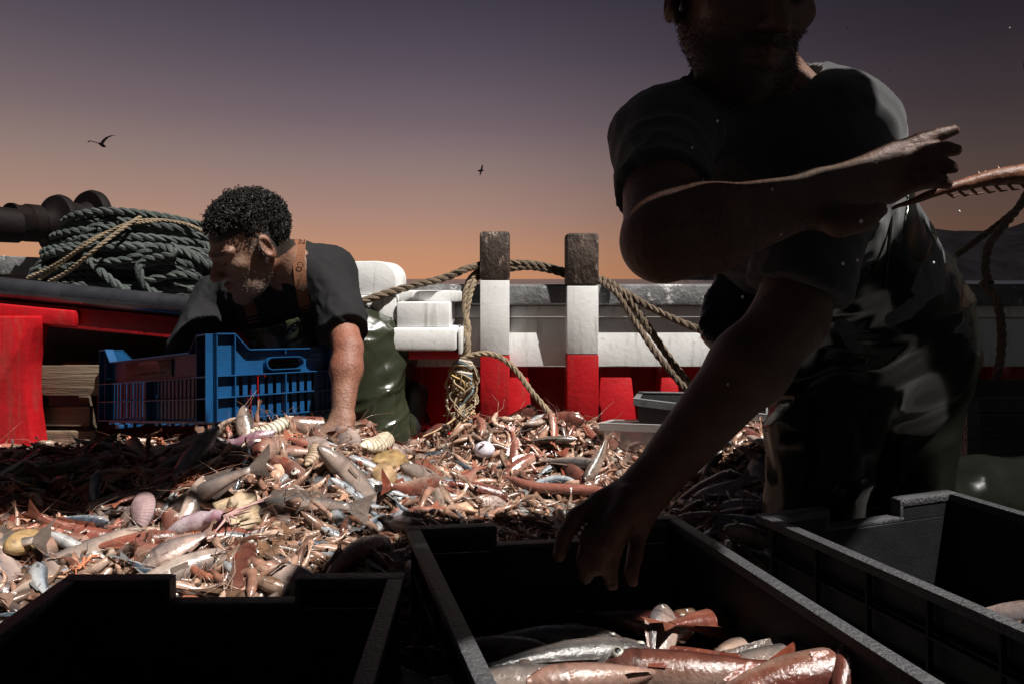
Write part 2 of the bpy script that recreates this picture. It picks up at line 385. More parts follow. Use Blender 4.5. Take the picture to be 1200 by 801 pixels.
M_deck = mat('deck_planks', (.15, .145, .14), .42, bump=.8, bscale=26, var=.4, vscale=9, aniso=(.22, 2.2, 1), dirt=(.09, .075, .06), dscale=5, dthr=.60, rvar=.12, spec=.5)
mb = MB(); rd = random.Random(3); y = -1.2; MD = Matrix.Rotation(R(-7), 4, 'Z')
k = 0
while y < 3.2:
    w = .105; o = rd.uniform(-.8, .8)
    for a, b in ((-3.4, o), (o, 3.4)): mb.box((a + .0015, y + .002, -.04 + rd.uniform(-.001, .001)), (b - .0015, y + w - .003, 0), M=MD, bev=.003, seg=1)
    y += w
tag(mb.build('deck', M_deck), kind='structure')
mb = MB(); mb.box((-3.4, -2, -.30), (3.4, 3.4, -.045), bev=0); tag(mb.build('deck_underside', M_dark), kind='structure')

# ------------------------------------------------------------------ added sun blocker out of view, sheets cut to shade crates and big man
blocker = empty('sun_blocker', (.4, .2, 1.9), 'added sun blocker of cut sheets and tubes, unseen high over the fish crates', 'sun_blocker')
def shade_sheet(poly, z, name):
    bm = bmesh.new(); f = bm.faces.new([bm.verts.new((x, y, z)) for x, y in poly]); r_ = bmesh.ops.extrude_face_region(bm, geom=[f])
    bmesh.ops.translate(bm, vec=(0, 0, .006), verts=[e for e in r_['geom'] if isinstance(e, bmesh.types.BMVert)]); bmesh.ops.recalc_face_normals(bm, faces=bm.faces)
    mb = MB(); mb.addbm(bm, smooth=False); bm.free(); return mb.build(name, M_shade_sheet, blocker)
M_shade_sheet = mat('blocker_sheet', (.05, .05, .055), .9, bump=.2)
shade_sheet([(.76, .07), (1.09, .30), (1.11, .402), (.97, .378), (.86, .345), (.72, .315), (.55, .30), (.30, .26), (.24, -.4), (.4, -.4)], 1.9, 'shade_sheet')
shade_sheet([(1.11, .414), (1.16, .42), (1.34, .43), (1.44, .535), (1.60, .56), (1.60, .655), (1.50, .705), (1.38, .70), (1.26, .67), (1.205, .60), (1.19, .535), (1.04, .53), (1.0, .60), (.93, .60), (.86, .585), (.80, .575), (.70, .575), (.60, .46), (.55, .38), (.55, .305), (.72, .319), (.86, .352), (.97, .390)], 1.9, 'shade_sheet')  # slit to the first sheet shapes a thin sun line on the forearm
shade_sheet([(.13, .985), (.24, .88), (.33, .79), (.22, .66), (.09, .61), (-.15, .58), (-.4, .70), (-.42, .85), (-.25, .99), (-.12, 1.03), (.0, 1.0)], 1.9, 'shade_sheet')
shade_sheet([(-2.5, -.03), (-2.5, -5), (4.5, -5), (4.5, 2.3), (1.95, 2.3), (1.88, 1.4), (1.88, .99), (2.06, .95), (2.06, -.03)], 1.93, 'shade_sheet')
mb = MB(); mb.tube([(-.9, .9, 1.95), (.8, .5, 1.95)], .012, 10); mb.tube([(.2, -.9, 1.93), (-.1, 1.1, 1.93)], .010, 10); mb.tube([(.2, -.9, 1.93), (.2, -.9, 0)], .016, 10); mb.tube([(-.9, .9, 1.93), (-1.9, -.6, 1.93), (-1.9, -.6, 0)], .014, 10); mb.build('frame', M_metal, blocker)  # invented tubing to carry the added sheets

# ------------------------------------------------------------------ aft bulwark
def zpx(py, D): return EYE - (py - 327) / F * D
XL, XR = -.62, 3.2
bw = empty('bulwark', (1, 2.2, 0), 'white over red wooden bulwark with a weathered grey cap behind both posts', 'bulwark')
def leanbox(mb, x0, x1, z0, z1, y0, y1, lean=.16, bev=.004):
    P = []
    for z in (z0, z1):
        for (x, y) in ((x0, y0), (x1, y0), (x1, y1), (x0, y1)): P.append((x, y + z * lean, z))
    mb.hexa(P, bev)
mb = MB(); leanbox(mb, XL, XR, .437, .503, 2.055, 2.26, bev=.008); mb.build('cap_rail', M_cap, bw)
mb = MB(); leanbox(mb, XL, XR, .398, .4355, 2.088, 2.16); leanbox(mb, XL, XR, .246, .396, 2.10, 2.15, bev=.003); mb.build('white_planking', M_white, bw)
mb = MB(); leanbox(mb, XL - 2.4, XR, -.02, .243, 2.235, 2.28); mb.build('red_planking', M_red, bw)
mb = MB(); mb.box((XL - .1, 2.115, -.03), (XR, 2.21, .035), bev=.008); mb.build('waterway_plank', M_red, bw)
for px0, px1 in ((468, 494), (597, 620), (704, 742), (776, 796), (905, 940), (1050, 1080), (1190, 1225)):
    mb = MB(); x0 = (px0 - 600) / F * 2.13; x1 = (px1 - 600) / F * 2.13; P = []
    for z, ex in ((.0355, .014), (.243, -.004)):
        for (x, y) in ((x0 - ex, 2.118), (x1 + ex, 2.118), (x1 + ex, 2.233), (x0 - ex, 2.233)): P.append((x, y + z * .16, z))
    mb.hexa(P, .004); mb.build('rib', M_red, bw)

def post(px0, px1, ytop, ywood, yred, ybot, label, tilt=0):
    D = 2.09; x0 = (px0 - 600) / F * D; x1 = (px1 - 600) / F * D
    t = empty('mooring_post', ((x0 + x1) / 2, D, zpx(ybot, D)), label, 'post')
    def seg(name, ya, yb, m, g=0, bev=.006, dx=0):
        mb = MB(); mb.box((x0 + g - dx, D + g, zpx(yb, D)), (x1 - g + dx, D + .095 - g, zpx(ya, D)), bev=bev)
        o = mb.build(name, m, t); return o
    hd = seg('bare_head', ytop, ywood, M_bare, 0, .010)
    seg('white_band', ywood + .3, yred - .3, M_white, .0015, .002)
    seg('red_base', yred, ybot, M_red, .0005, .006)
    return t
post(562, 597.5, 271, 328.5, 416, 490, 'left one of two square red and white posts, with a knotted rope at its side')
post(664, 702, 273, 335, 415, 494, 'right one of two square red and white posts, nearer the big man')

# white beams at the left end of the bulwark
wb = empty('white_beam_stack', (-.35, 1.98, .25), 'stack of thick white painted timbers with a rounded top beside the kneeling man', 'timber beams')
D = 1.97
def bx(px0, px1, py0, py1, D0, D1): return (((px0 - 600) / F * D0, D0, zpx(py1, D0)), ((px1 - 600) / F * D0, D1, zpx(py0, D0)))
mb = MB(); lo, hi = bx(380, 464, 306, 346, 1.99, 2.2)
w, h = hi[0] - lo[0], hi[2] - lo[2]; poly = [(0, 0), (w, 0), (w, h * .45)] + [(w - .055 + .055 * math.cos(a), h * .45 + h * .55 * math.sin(a)) for a in [R(x) for x in (15, 30, 45, 60, 75, 90)]] + [(0, h * .98)]
mb.prism(poly, .2, Matrix.Translation((lo[0], 1.99, lo[2])), bev=.004); mb.build('rounded_top', M_white, wb)
mb = MB(); mb.box(*bx(380, 464, 346.5, 384, 1.975, 2.16), bev=.004); mb.build('beam', M_white, wb)
mb = MB(); mb.box(*bx(464.5, 527, 354, 384, 1.965, 2.14), bev=.005); mb.box(*bx(462, 540, 341, 353.5, 2.02, 2.15), bev=.004); mb.build('beam', M_white, wb)
mb = MB(); mb.box(*bx(380, 535, 384.5, 411, 1.945, 2.12), bev=.008); mb.build('beam', M_white, wb)
mb = MB(); mb.box(*bx(380, 537, 411.8, 421, 1.975, 2.19), bev=.003); mb.build('red_under_board', M_red, wb)
mb = MB(); mb.box(*bx(537, 541, 385, 415, 1.95, 2.1), bev=.002); mb.build('end_board', M_white, wb)
mb = MB(); mb.box((-.5,2.02,.02),(-.44,2.12,.30),bev=.003); mb.box((-.56,2.0,-.0),(-.12,2.112,.05),bev=.006); mb.build('red_leg', M_red, wb)

# ------------------------------------------------------------------ port side: shelf with steel rail, bracket
ls = empty('side_shelf', (-1.2, 2, 0), 'red wooden side shelf edged with a round steel rail under the green rope pile', 'shelf')
a, b = W(-120, 326, 2.0), W(300, 366.5, 2.0)
ux = (b - a).normalized(); 
mb = MB(); path = [a + (b - a) * t for t in np.linspace(0, 1, 20)]; mb.tube(path, .031, 20); o = mb.build('steel_rail', M_metal, ls)
for px in (16, 81, 134, 186):
    mb = MB(); c = a + (b - a) * ((px + 120) / 420.); c = c + Vector((0, -.0265, -.002)); Mx = Matrix.Translation(c) @ Matrix.Rotation(R(90), 4, 'X')
    mb.lathe([(.0055, -.002), (.0055, .0045), (.0001, .0045)], Mx, 10); mb.build('bolt_hole', M_dark, ls)
def slab(name, y0, y1, drop0, drop1, m, par, x0=0, x1=1, bev=.004):
    mb = MB(); A = a + (b - a) * x0; B = a + (b - a) * x1
    P = [(A.x, y0, A.z - drop1), (B.x, y0, B.z - drop1), (B.x, y1, B.z - drop1), (A.x, y1, A.z - drop1), (A.x, y0, A.z - drop0), (B.x, y0, B.z - drop0), (B.x, y1, B.z - drop0), (A.x, y1, A.z - drop0)]
    mb.hexa(P, bev); return mb.build(name, m, par)
slab('shelf_board', 2.0, 2.75, .012, .030, M_cap, ls)
slab('red_fascia', 1.995, 2.05, .0345, .098, M_red, ls)
slab('red_batten', 1.965, 1.993, .043, .090, M_red, ls, 0, .512, .006)
mb = MB(); mb.box((-3.0, 2.5, -.02), (-.62, 2.56, .40), bev=.003); mb.build('back_wall', mat('dark_red_paint', (.10, .008, .01), .5, bump=.3, var=.3), ls)
# knee bracket
pts = [(-60, 371), (40, 371), (39, 385), (35, 402), (31, 425), (30, 450), (31.5, 480), (35, 505), (38, 525), (42, 548), (-60, 552)]
Dk = 1.93; poly = [((px - 600) / F * Dk, zpx(py, Dk)) for px, py in pts]
mb = MB(); mb.prism(poly, .07, Matrix.Translation((0, Dk, 0)), bev=.006); mb.build('knee_bracket', M_red, ls)

# grey rail behind, winch
gr = empty('grey_bulwark_cap', (-1.8, 2.6, .4), 'grey weathered wooden bulwark rail below the winch at the left edge', 'rail')
mb = MB(); A = W(-200, 291, 2.62); B = W(75, 303, 2.62); P = []
for dz in (-.075, 0):
    for q, yy in ((A, 0), (B, 0), (B, .16), (A, .16)): P.append((q.x, q.y + yy, q.z + dz))
mb.hexa(P, .006); mb.build('top_board', M_cap, gr)
mb = MB(); P = []
for dz in (-.5, -.077):
    for q, yy in ((A, .03), (B, .03), (B, .12), (A, .12)): P.append((q.x, q.y + yy, q.z + dz))
mb.hexa(P, .004); mb.build('side_board', mat('worn_grey_paint', (.22, .22, .23), .6, var=.4, bump=.3, dirt=(.6, .6, .6), dscale=8, dthr=.6), gr)

wn = empty('winch', (-1.7, 2.6, .6), 'dark rusty winch drum with two round flanges on a thick shaft behind the rope pile', 'winch')
c1 = W(67, 264, 2.60); ax = Vector((-.46, -.80, 0)).normalized(); c0 = W(-60, 268, 2.25); ax = (c0 - c1).normalized()
ax = Vector((-.42, -.90, .01)).normalized()
Mx = Matrix.Translation(c1) @ ax.to_track_quat('Z', 'Y').to_matrix().to_4x4() @ Matrix.Scale(1.12, 4)
mb = MB(); mb.lathe([(.0, -.02), (.085, -.02), (.102, -.012), (.105, 0), (.100, .012), (.075, .018), (.055, .03), (.045, .05), (.05, .06), (.062, .065), (.062, .10), (.056, .105), (.056, .13), (.060, .14), (.060, .15), (0, .151)], Mx, 40); mb.build('drum', M_winch, wn); mb = MB(); q0 = c1 + ax * .10; mb.tube([q0, W(20, 265, 2.40), W(-60, 258, 2.30), W(-200, 250, 2.2)], [.052, .060, .068, .07], 24); mb.build('shaft', M_winch, wn)
c2 = W(104, 257, 2.70)
Mx2 = Matrix.Translation(c2) @ ax.to_track_quat('Z', 'Y').to_matrix().to_4x4() @ Matrix.Scale(1.12, 4)
mb = MB(); mb.lathe([(.0, -.03), (.09, -.03), (.102, -.02), (.104, -.004), (.098, .008), (.06, .012), (.05, .03), (.06, .10), (0, .10)], Mx2, 40); mb.build('flange', M_winch, wn)

# green rope pile
mbp = MB(); rd = random.Random(11)
cx, cy, cz = W(152, 350, 2.20)
def loopring(mb, c, rx, ry, tilt, yaw, r, wob, start=0, sweep=2 * math.pi, sag=0):
    pts = []; n = 22; s = [rd.uniform(-1, 1) for _ in range(6)]
    for i in range(n + 1):
        a_ = start + sweep * i / n
        p = Vector((rx * math.cos(a_), ry * math.sin(a_), 0)) * (1 + wob * (.5 * math.sin(2 * a_ + s[0] * 3) + .3 * math.sin(3 * a_ + s[1] * 3)))
        p.z += wob * .25 * (math.sin(2 * a_ + s[2] * 3)) * rx - sag * math.cos(a_) ** 2
        p = Matrix.Rotation(yaw, 3, 'Z') @ (Matrix.Rotation(tilt, 3, 'X') @ p); pts.append(c + p)
    rope(mb, pts, r, n=6, phase=rd.uniform(0, 6))
rr_ = .0132
for lay in range(13):
    z = cz + .012 + lay * .0205; q = 1 - (lay / 13.5) ** 2.4 * .40
    for kx, (fx, fy) in enumerate(((1, 1), (.86, .82), (.68, .62))):
        if lay < 9 and kx == 2: continue
        loopring(mbp, Vector((cx + rd.uniform(-.012, .012), cy + .03, z + rd.uniform(-.006, .006))), .292 * q * fx, .165 * q * fy, R(rd.uniform(-7, 8)), R(rd.uniform(-7, 7)), rr_, .07, start=rd.uniform(0, 6), sweep=2 * math.pi + rd.uniform(-.3, .2), sag=.02)
# loose bights lying over the front of the pile
def PW(*pp): return [W(*q) for q in pp]
for pts in (PW((60, 322, 2.12), (85, 290, 2.10), (118, 262, 2.12), (160, 256, 2.16), (215, 268, 2.2), (250, 296, 2.2)),
            PW((100, 300, 2.06), (118, 318, 2.04), (140, 336, 2.04), (165, 346, 2.05), (190, 350, 2.06)),
            PW((110, 308, 2.05), (150, 304, 2.04), (185, 290, 2.05), (205, 298, 2.03), (170, 305, 2.04), (163, 318, 2.03), (172, 336, 2.04), (190, 348, 2.05)),
            PW((92, 262, 2.2), (70, 285, 2.15), (52, 305, 2.13), (36, 325, 2.12)),
            PW((200, 288, 2.06), (225, 300, 2.06), (247, 312, 2.06), (256, 325, 2.08)),
            PW((165, 310, 2.04), (200, 306, 2.05), (235, 314, 2.07), (252, 328, 2.1)),
            PW((170, 330, 2.04), (205, 322, 2.05), (240, 326, 2.07), (252, 338, 2.1))):
    rope(mbp, pts, .0128, phase=rd.uniform(0, 6))
o = mbp.build('rope_pile', M_rope_g); tag(o, 'big pile of thick grey green rope coiled on the side shelf behind the kneeling man', 'rope')
mb = MB()
rope(mb, PW((32, 326, 2.06), (62, 312, 2.05), (100, 288, 2.03), (135, 268, 2.06), (170, 258, 2.1), (215, 262, 2.14), (245, 275, 2.16)), .0055)
rope(mb, PW((58, 330, 2.04), (80, 318, 2.02), (110, 294, 2.0), (138, 272, 2.04), (165, 254, 2.1)), .0065)
rope(mb, PW((46, 328, 2.06), (80, 303, 2.06), (105, 282, 2.05), (150, 264, 2.08), (195, 258, 2.12)), .005)
tag(mb.build('thin_rope', M_rope_t), 'thin tan lines lashed diagonally over the green rope pile', 'rope')

# ------------------------------------------------------------------ pallet pieces under the shelf
def board_thing(mbx, name, m, t): return mbx.build(name, m, t)
pal = empty('wooden_box', W(75, 540, 2.05), 'old slatted wooden box standing in the dark under the red shelf at the left', 'wooden box')
for (x0, x1, y0, y1, d0, s) in ((32, 119, 428, 463, 2.0, 0), (36, 105, 476, 499, 2.03, 0), (40, 112, 505, 541, 2.01, 0)):
    mb = MB(); lo, hi = bx(x0, x1, y0, y1, d0, d0 + .018); mb.box(lo, hi, bev=.002); mb.build('slat', M_wood, pal)
for x0, x1 in ((33, 47), (92, 104)):
    mb = MB(); lo, hi = bx(x0, x1, 424, 543, 2.05, 2.09); mb.box(lo, hi, bev=.002); mb.build('corner_post', M_wood, pal)
mb = MB(); lo, hi = bx(38, 104, 500.5, 504, 2.05, 2.25); mb.box(lo, hi, bev=.001); mb.build('slat', M_wood, pal)
mb = MB(); lo, hi = bx(31, 56, 421.5, 427, 2.03, 2.12); mb.box(lo, hi, bev=.001); mb.build('slat', M_wood, pal)
wbk = MB(); lo, hi = bx(74, 127, 521, 541, 1.86, 1.93); wbk.box(lo, hi, bev=.003); tag(wbk.build('wood_block', M_wood), 'short sawn wooden block lying in front of the slatted box', 'wood block')
mb = MB()
for k in range(3): rope(mb, PW((34, 408 + k * 4, 2.08), (45, 403 + k * 5, 2.05), (58, 410 + k * 3, 2.06), (66 + k * 3, 424, 2.07), (50, 424, 2.1), (36, 418, 2.1)), .006)
tag(mb.build('rope_bundle', M_rope_b), 'small dark bundle of rope on top of the slatted wooden box', 'rope')

# ------------------------------------------------------------------ ropes on the posts
mb = MB(); pb = 2.06
rope(mb, PW((405, 362, 1.92), (440, 348, 1.96), (480, 336, 1.99), (520, 326, 2.02), (545, 316, 2.03), (562, 311, 2.14), (580, 309, 2.215), (599, 308, 2.22), (630, 310, 2.22), (664, 318, 2.22), (683, 322, 2.215), (704, 327, 2.17), (722, 336, 2.10), (738, 352, 2.06), (760, 384, 2.03), (785, 420, 2.0), (800, 440, 1.98), (822, 466, 1.95)), .0115)
tag(mb.build('mooring_rope', M_rope_b), 'long brown mooring rope running from the kneeling man past both posts to the right', 'rope')
mb = MB()
rope(mb, PW((566, 316, 2.19), (556, 321, 2.12), (547, 334, 2.07), (544, 360, 2.06), (549, 385, 2.04), (546, 410, 2.02), (540, 428, 2.02)), .0085)
rope(mb, PW((568, 320, 2.20), (559, 327, 2.12), (551, 345, 2.07), (546, 380, 2.05), (549, 405, 2.01), (545, 428, 2.01)), .0085)
tag(mb.build('hanging_rope', M_rope_t), 'doubled tan rope hanging beside the left post down to the knot', 'rope')
mb = MB()
rope(mb, PW((575, 318, 2.22), (598, 315, 2.22), (620, 313, 2.22), (645, 317, 2.22), (666, 323, 2.22), (690, 327, 2.21), (706, 331, 2.15), (735, 344, 2.07), (765, 362, 2.03), (800, 378, 1.96), (835, 393, 1.93), (860, 408, 1.9)), .0105)
rope(mb, PW((700, 328, 2.18), (722, 343, 2.08), (745, 378, 2.04), (770, 415, 1.985), (795, 446, 1.97), (812, 462, 1.96)), .010)
tag(mb.build('slack_rope', M_rope_b), 'second brown rope leaving the right post in two branches over the white planking', 'rope')
mb = MB()
rope(mb, PW((532, 428, 2.0), (545, 419, 1.99), (565, 414, 1.985), (585, 418, 1.985), (603, 432, 1.98), (622, 457, 1.96), (638, 476, 1.94), (650, 490, 1.92)), .0085)
tag(mb.build('curved_rope', M_rope_t), 'pale twisted rope arching from the knot across the left post base to a metal shackle', 'rope')
# shackle
mb = MB()
def ring(c, r, tr, n, up): 
    q = n.to_track_quat('Z', 'Y'); return [c + q @ Vector((r * math.cos(t) * 1.5, r * math.sin(t), 0)) for t in np.linspace(0, 2 * math.pi, 25)]
c = W(656, 493, 1.91); mb.tube(ring(c, .011, 0, Vector((.3, -.8, .5)), 0), .003, 8, cap=False)
mb.tube(ring(W(663, 498, 1.90), .009, 0, Vector((.8, -.3, .5)), 0), .003, 8, cap=False)
tag(mb.build('shackle', M_metal), 'small steel shackle links at the end of the arching rope', 'shackle')
# frayed hank
mb = MB(); rd = random.Random(5)
for k in range(70):
    x0 = rd.uniform(534, 552); ex = rd.gauss(542, 9); L = rd.uniform(455, 505)
    d0 = rd.uniform(1.985, 2.03)
    mid = [(x0 + rd.uniform(-14, 12), 428 + (L - 428) * t, d0 + rd.uniform(-.02, .02)) for t in (.25, .5, .75)]
    pts = catmull(PW((x0, 424 + rd.uniform(-5, 5), d0), *mid, (ex - 10 * rd.random(), L, d0)), 4)
    cc = rd.choice([(.42, .33, .22), (.5, .42, .3), (.3, .22, .13), (.45, .30, .12), (.25, .33, .36)])
    mb.tube(pts, rd.uniform(.0012, .0032), 4, cc)
for k in range(10):
    y0 = rd.uniform(418, 440); c = [(533 + rd.uniform(-2, 2), y0, 1.99), (541, y0 + rd.uniform(-6, 3), 1.975), (553, y0 + rd.uniform(-4, 8), 1.985)]
    mb.tube(catmull(PW(*c), 5), .0045, 5, rd.choice([(.42, .33, .22), (.5, .45, .38), (.12, .2, .26)]))
for pts in (((548, 470, 2.0), (535, 488, 1.98), (515, 502, 1.95), (496, 511, 1.93)), ((556, 480, 2.0), (545, 492, 1.98), (533, 503, 1.96), (527, 512, 1.95)), ((552, 478, 2.0), (538, 496, 1.98), (528, 509, 1.96))):
    mb.tube(catmull(PW(*pts), 6), .0028, 5, (.5, .34, .2))
o = mb.build('frayed_rope_hank', mat('frayed_fibre', usecol=True, rough=.8, var=.3, vscale=60, bump=.4, bscale=300), usecol=True)
tag(o, 'knotted hank of frayed rope ends hanging left of the left post', 'rope hank')
# ropes at the right edge
mb = MB()
rope(mb, PW((1215, 205, 2.3), (1196, 240, 2.3), (1172, 270, 2.28), (1158, 290, 2.26), (1155, 316, 2.25), (1160, 333, 2.2)), .013)
rope(mb, PW((1215, 225, 2.35), (1180, 255, 2.36), (1150, 278, 2.37), (1120, 300, 2.4)), .011)
tag(mb.build('standing_rope', M_rope_b), 'dark rope rising from the bulwark to the upper right edge', 'rope')
mb = MB(); rope(mb, PW((1150, 330, 2.08), (1168, 352, 2.05), (1174, 395, 2.03), (1168, 440, 2.02), (1150, 475, 2.02), (1130, 490, 2.05)), .012)
tag(mb.build('rope_loop', M_rope_b), 'brown rope loop hanging against the bulwark behind the big man', 'rope')
# ------------------------------------------------------------------ blue slatted crate
def crate_matrix():
    o = Vector((-.674, 1.54, .196)); u = Vector((.217, .26, -.02)).normalized(); v = Vector((-.489, .39, -.078)); w = u.cross(v).normalized(); v = w.cross(u)
    return Matrix(((u.x, v.x, w.x, o.x), (u.y, v.y, w.y, o.y), (u.z, v.z, w.z, o.z), (0, 0, 0, 1)))
MC = crate_matrix(); CA, CB, CH = .352, .63, .200
bc = empty('crate', MC.translation, 'blue slatted plastic crate resting on the heap in front of the kneeling man', 'crate')
def panel(L, handle, name):
    """panel in local s (0..L) , z ; outer face at y=0, ribs stick out to y=-t ; returns MB"""
    mb = MB(); cp = .045; t = .018; low = .163; sl_ = .035
    outline = [(0, CH), (cp, CH), (cp + sl_, low), (L - cp - sl_, low), (L - cp, CH), (L, CH)]
    zb = .106
    # upper plate with optional handle hole
    bm = bmesh.new()
    pts = [(0, zb), (L, zb)] + outline[::-1]
    ev = [bm.verts.new((x, 0, z)) for x, z in pts]; es = [bm.edges.new((ev[i], ev[(i + 1) % len(ev)])) for i in range(len(ev))]
    if handle:
        hc, hz, hr, hw = L / 2, .128, .0135, .036; hp = []
        for k in range(9): a_ = R(-90 + 180 * k / 8); hp.append((hc + hw + hr * math.cos(a_), hz + hr * math.sin(a_)))
        for k in range(9): a_ = R(90 + 180 * k / 8); hp.append((hc - hw + hr * math.cos(a_), hz + hr * math.sin(a_)))
        hv = [bm.verts.new((x, 0, z)) for x, z in hp]; es += [bm.edges.new((hv[i], hv[(i + 1) % len(hv)])) for i in range(len(hv))]
    bmesh.ops.triangle_fill(bm, edges=es, use_beauty=True)
    r_ = bmesh.ops.extrude_face_region(bm, geom=bm.faces[:]); bmesh.ops.translate(bm, vec=(0, .003, 0), verts=[e for e in r_['geom'] if isinstance(e, bmesh.types.BMVert)])
    bmesh.ops.recalc_face_normals(bm, faces=bm.faces); mb.addbm(bm, smooth=False); bm.free()
    if handle:   # rim round the handle
        n = len(hp)
        for i in range(n):
            x0, z0 = hp[i]; x1, z1 = hp[(i + 1) % n]
            nx0, nz0 = (x0 - (hc + (hw if i < 9 else -hw))), z0 - hz
            j = (i + 1) % n; nx1, nz1 = (x1 - (hc + (hw if j < 9 else -hw))), z1 - hz
            g = 1.18
            def q(x, z, nx_, nz_, s_): return (x + nx_ * (s_ - 1), z + nz_ * (s_ - 1))
            a0 = q(x0, z0, nx0, nz0, g); a1 = q(x1, z1, nx1, nz1, g)
            P = [(x0, -t, z0), (x1, -t, z1), (a1[0], -t, a1[1]), (a0[0], -t, a0[1]), (x0, .002, z0), (x1, .002, z1), (a1[0], .002, a1[1]), (a0[0], .002, a0[1])]
            mb.add(P, [(0, 1, 2, 3), (4, 7, 6, 5), (0, 4, 5, 1), (3, 2, 6, 7)], smooth=False)
    # lip along the top outline
    for (x0, z0), (x1, z1) in zip(outline, outline[1:]):
        d = Vector((x1 - x0, 0, z1 - z0)).normalized(); n_ = Vector((-d.z, 0, d.x)) * .0028
        P = []
        for yy in (-t, .004):
            for (x, z, s_) in ((x0, z0, -1), (x1, z1, -1), (x1, z1, 0.2), (x0, z0, 0.2)): P.append((x + n_.x * s_ + (0), yy, z + n_.z * s_))
        mb.hexa([P[0], P[1], P[5], P[4], P[3], P[2], P[6], P[7]], .0008, seg=1)
    # ribs
    for z in (.004, .055, .104): mb.box((0.0005, -t + .0006, z - .0014), (L - .0005, .0024, z + .0014), bev=.0006, seg=1)
    for s_, zt in ((.0016, CH - .003), (cp, CH - .004), (L / 2, .103 if handle else .103), (L - cp, CH - .004), (L - .0016, CH - .003)):
        mb.box((s_ - .0014, -t + .0012, .0015), (s_ + .0014, .0018, zt), bev=.0005, seg=1)
    if handle: mb.box((L / 2 - .0014, -t + .001, .150), (L / 2 + .0014, .002, low - .002), bev=.0005, seg=1)
    # bars
    for z0, z1 in ((.0057, .0533), (.0567, .1023)):
        for s0, s1 in ((cp, L / 2), (L / 2, L - cp)):
            n = max(2, int((s1 - s0) / .0205))
            for k in range(n):
                c_ = s0 + (s1 - s0) * (k + .5) / n; mb.box((c_ - .0062, -.0004, z0), (c_ + .0062, .0022, z1), bev=.0006, seg=1)
    # corner plates
    for s0, s1 in ((.003, cp - .0015), (L - cp + .0015, L - .003)): mb.box((s0, -.0002, .0057), (s1, .0028, zb - .0005), bev=0)
    return mb
def place(mb, M): mb.v = [tuple(M @ Vector(v)) for v in mb.v]; return mb
e = .0135
P1 = panel(CA - .001, True, ''); place(P1, MC).build('end_panel', M_blue, bc, sharp=R(30))
P2 = panel(CA - .001, True, ''); place(P2, MC @ Matrix.Translation((CA - .001, CB, 0)) @ Matrix.Rotation(R(180), 4, 'Z')).build('end_panel', M_blue, bc, sharp=R(30))
P3 = panel(CB - .002, False, ''); place(P3, MC @ Matrix.Translation((0, CB - .001, 0)) @ Matrix.Rotation(R(-90), 4, 'Z')).build('side_panel', M_blue, bc, sharp=R(30))
P4 = panel(CB - .002, False, ''); place(P4, MC @ Matrix.Translation((CA, .001, 0)) @ Matrix.Rotation(R(90), 4, 'Z')).build('side_panel', M_blue, bc, sharp=R(30))
mb = MB()
for k in range(14): mb.box((.01 + k * .0235, .01, -.004), (.01 + k * .0235 + .010, CB - .01, .0), M=MC, bev=0)
for k in range(9): mb.box((.008, .01 + k * .075, -.0095), (CA - .008, .01 + k * .075 + .012, -.0045), M=MC, bev=0)
for b0, b1 in (((.02, .02), (.32, .05)), ((.02, .58), (.32, .61))): mb.box((b0[0], b0[1], -.022), (b1[0], b1[1], -.010), M=MC, bev=.002)
mb.build('base_grid', M_blue, bc)
# red name band with lettering on the long side, raised letters on the end
M_band = mat('crate_name_band', (.07, .012, .014), .5, bump=.2)
mb = MB(); mb.box((-.0035, .20, .112), (-.0012, .475, .155), M=MC, bev=.0005); mb.build('name_band', M_band, bc)
M_letter = mat('lettering', (.30, .10, .09), .6); M_letter2 = mat('raised_blue_lettering', (.12, .25, .42), .5)
def lettering(txt, size, M, m, par, sx=1):
    cu = bpy.data.curves.new('t', 'FONT'); cu.body = txt; cu.size = size; cu.extrude = .0004; cu.align_x = 'CENTER'; cu.align_y = 'CENTER'
    o = bpy.data.objects.new('t', cu); C.objects.link(o); bpy.context.view_layer.update()
    me = bpy.data.meshes.new_from_object(o.evaluated_get(bpy.context.evaluated_depsgraph_get())); bpy.data.objects.remove(o); me.name = 'lettering'
    me.transform(M @ Matrix.Diagonal((sx, 1, 1, 1))); me.materials.clear(); return link('lettering', me, m, par)
bpy.context.view_layer.update()
BL = MC @ Matrix(((0, 0, -1, -.0042), (-1, 0, 0, .337), (0, 1, 0, .139), (0, 0, 0, 1)))
lettering('ΒΑΣΣΙΛΗΣ Γ. ΧΡΗΣΤΟΣ', .019, BL, M_letter, bc, 1.15)
lettering('Τ.Α. ΜΥΤΙΛΗΝΗΣ ΤΗΛ. 24052', .011, BL @ Matrix.Translation((0, -.0165, 0)), M_letter, bc, 1.3)
BE = MC @ Matrix(((1, 0, 0, .272), (0, 0, -1, -.0012), (0, 1, 0, .146), (0, 0, 0, 1)))
lettering('ΑΓΡΙΑ', .011, BE, M_letter2, bc); lettering('ΤΗΛ. 24052', .008, BE @ Matrix.Translation((-.004, -.011, 0)), M_letter2, bc)

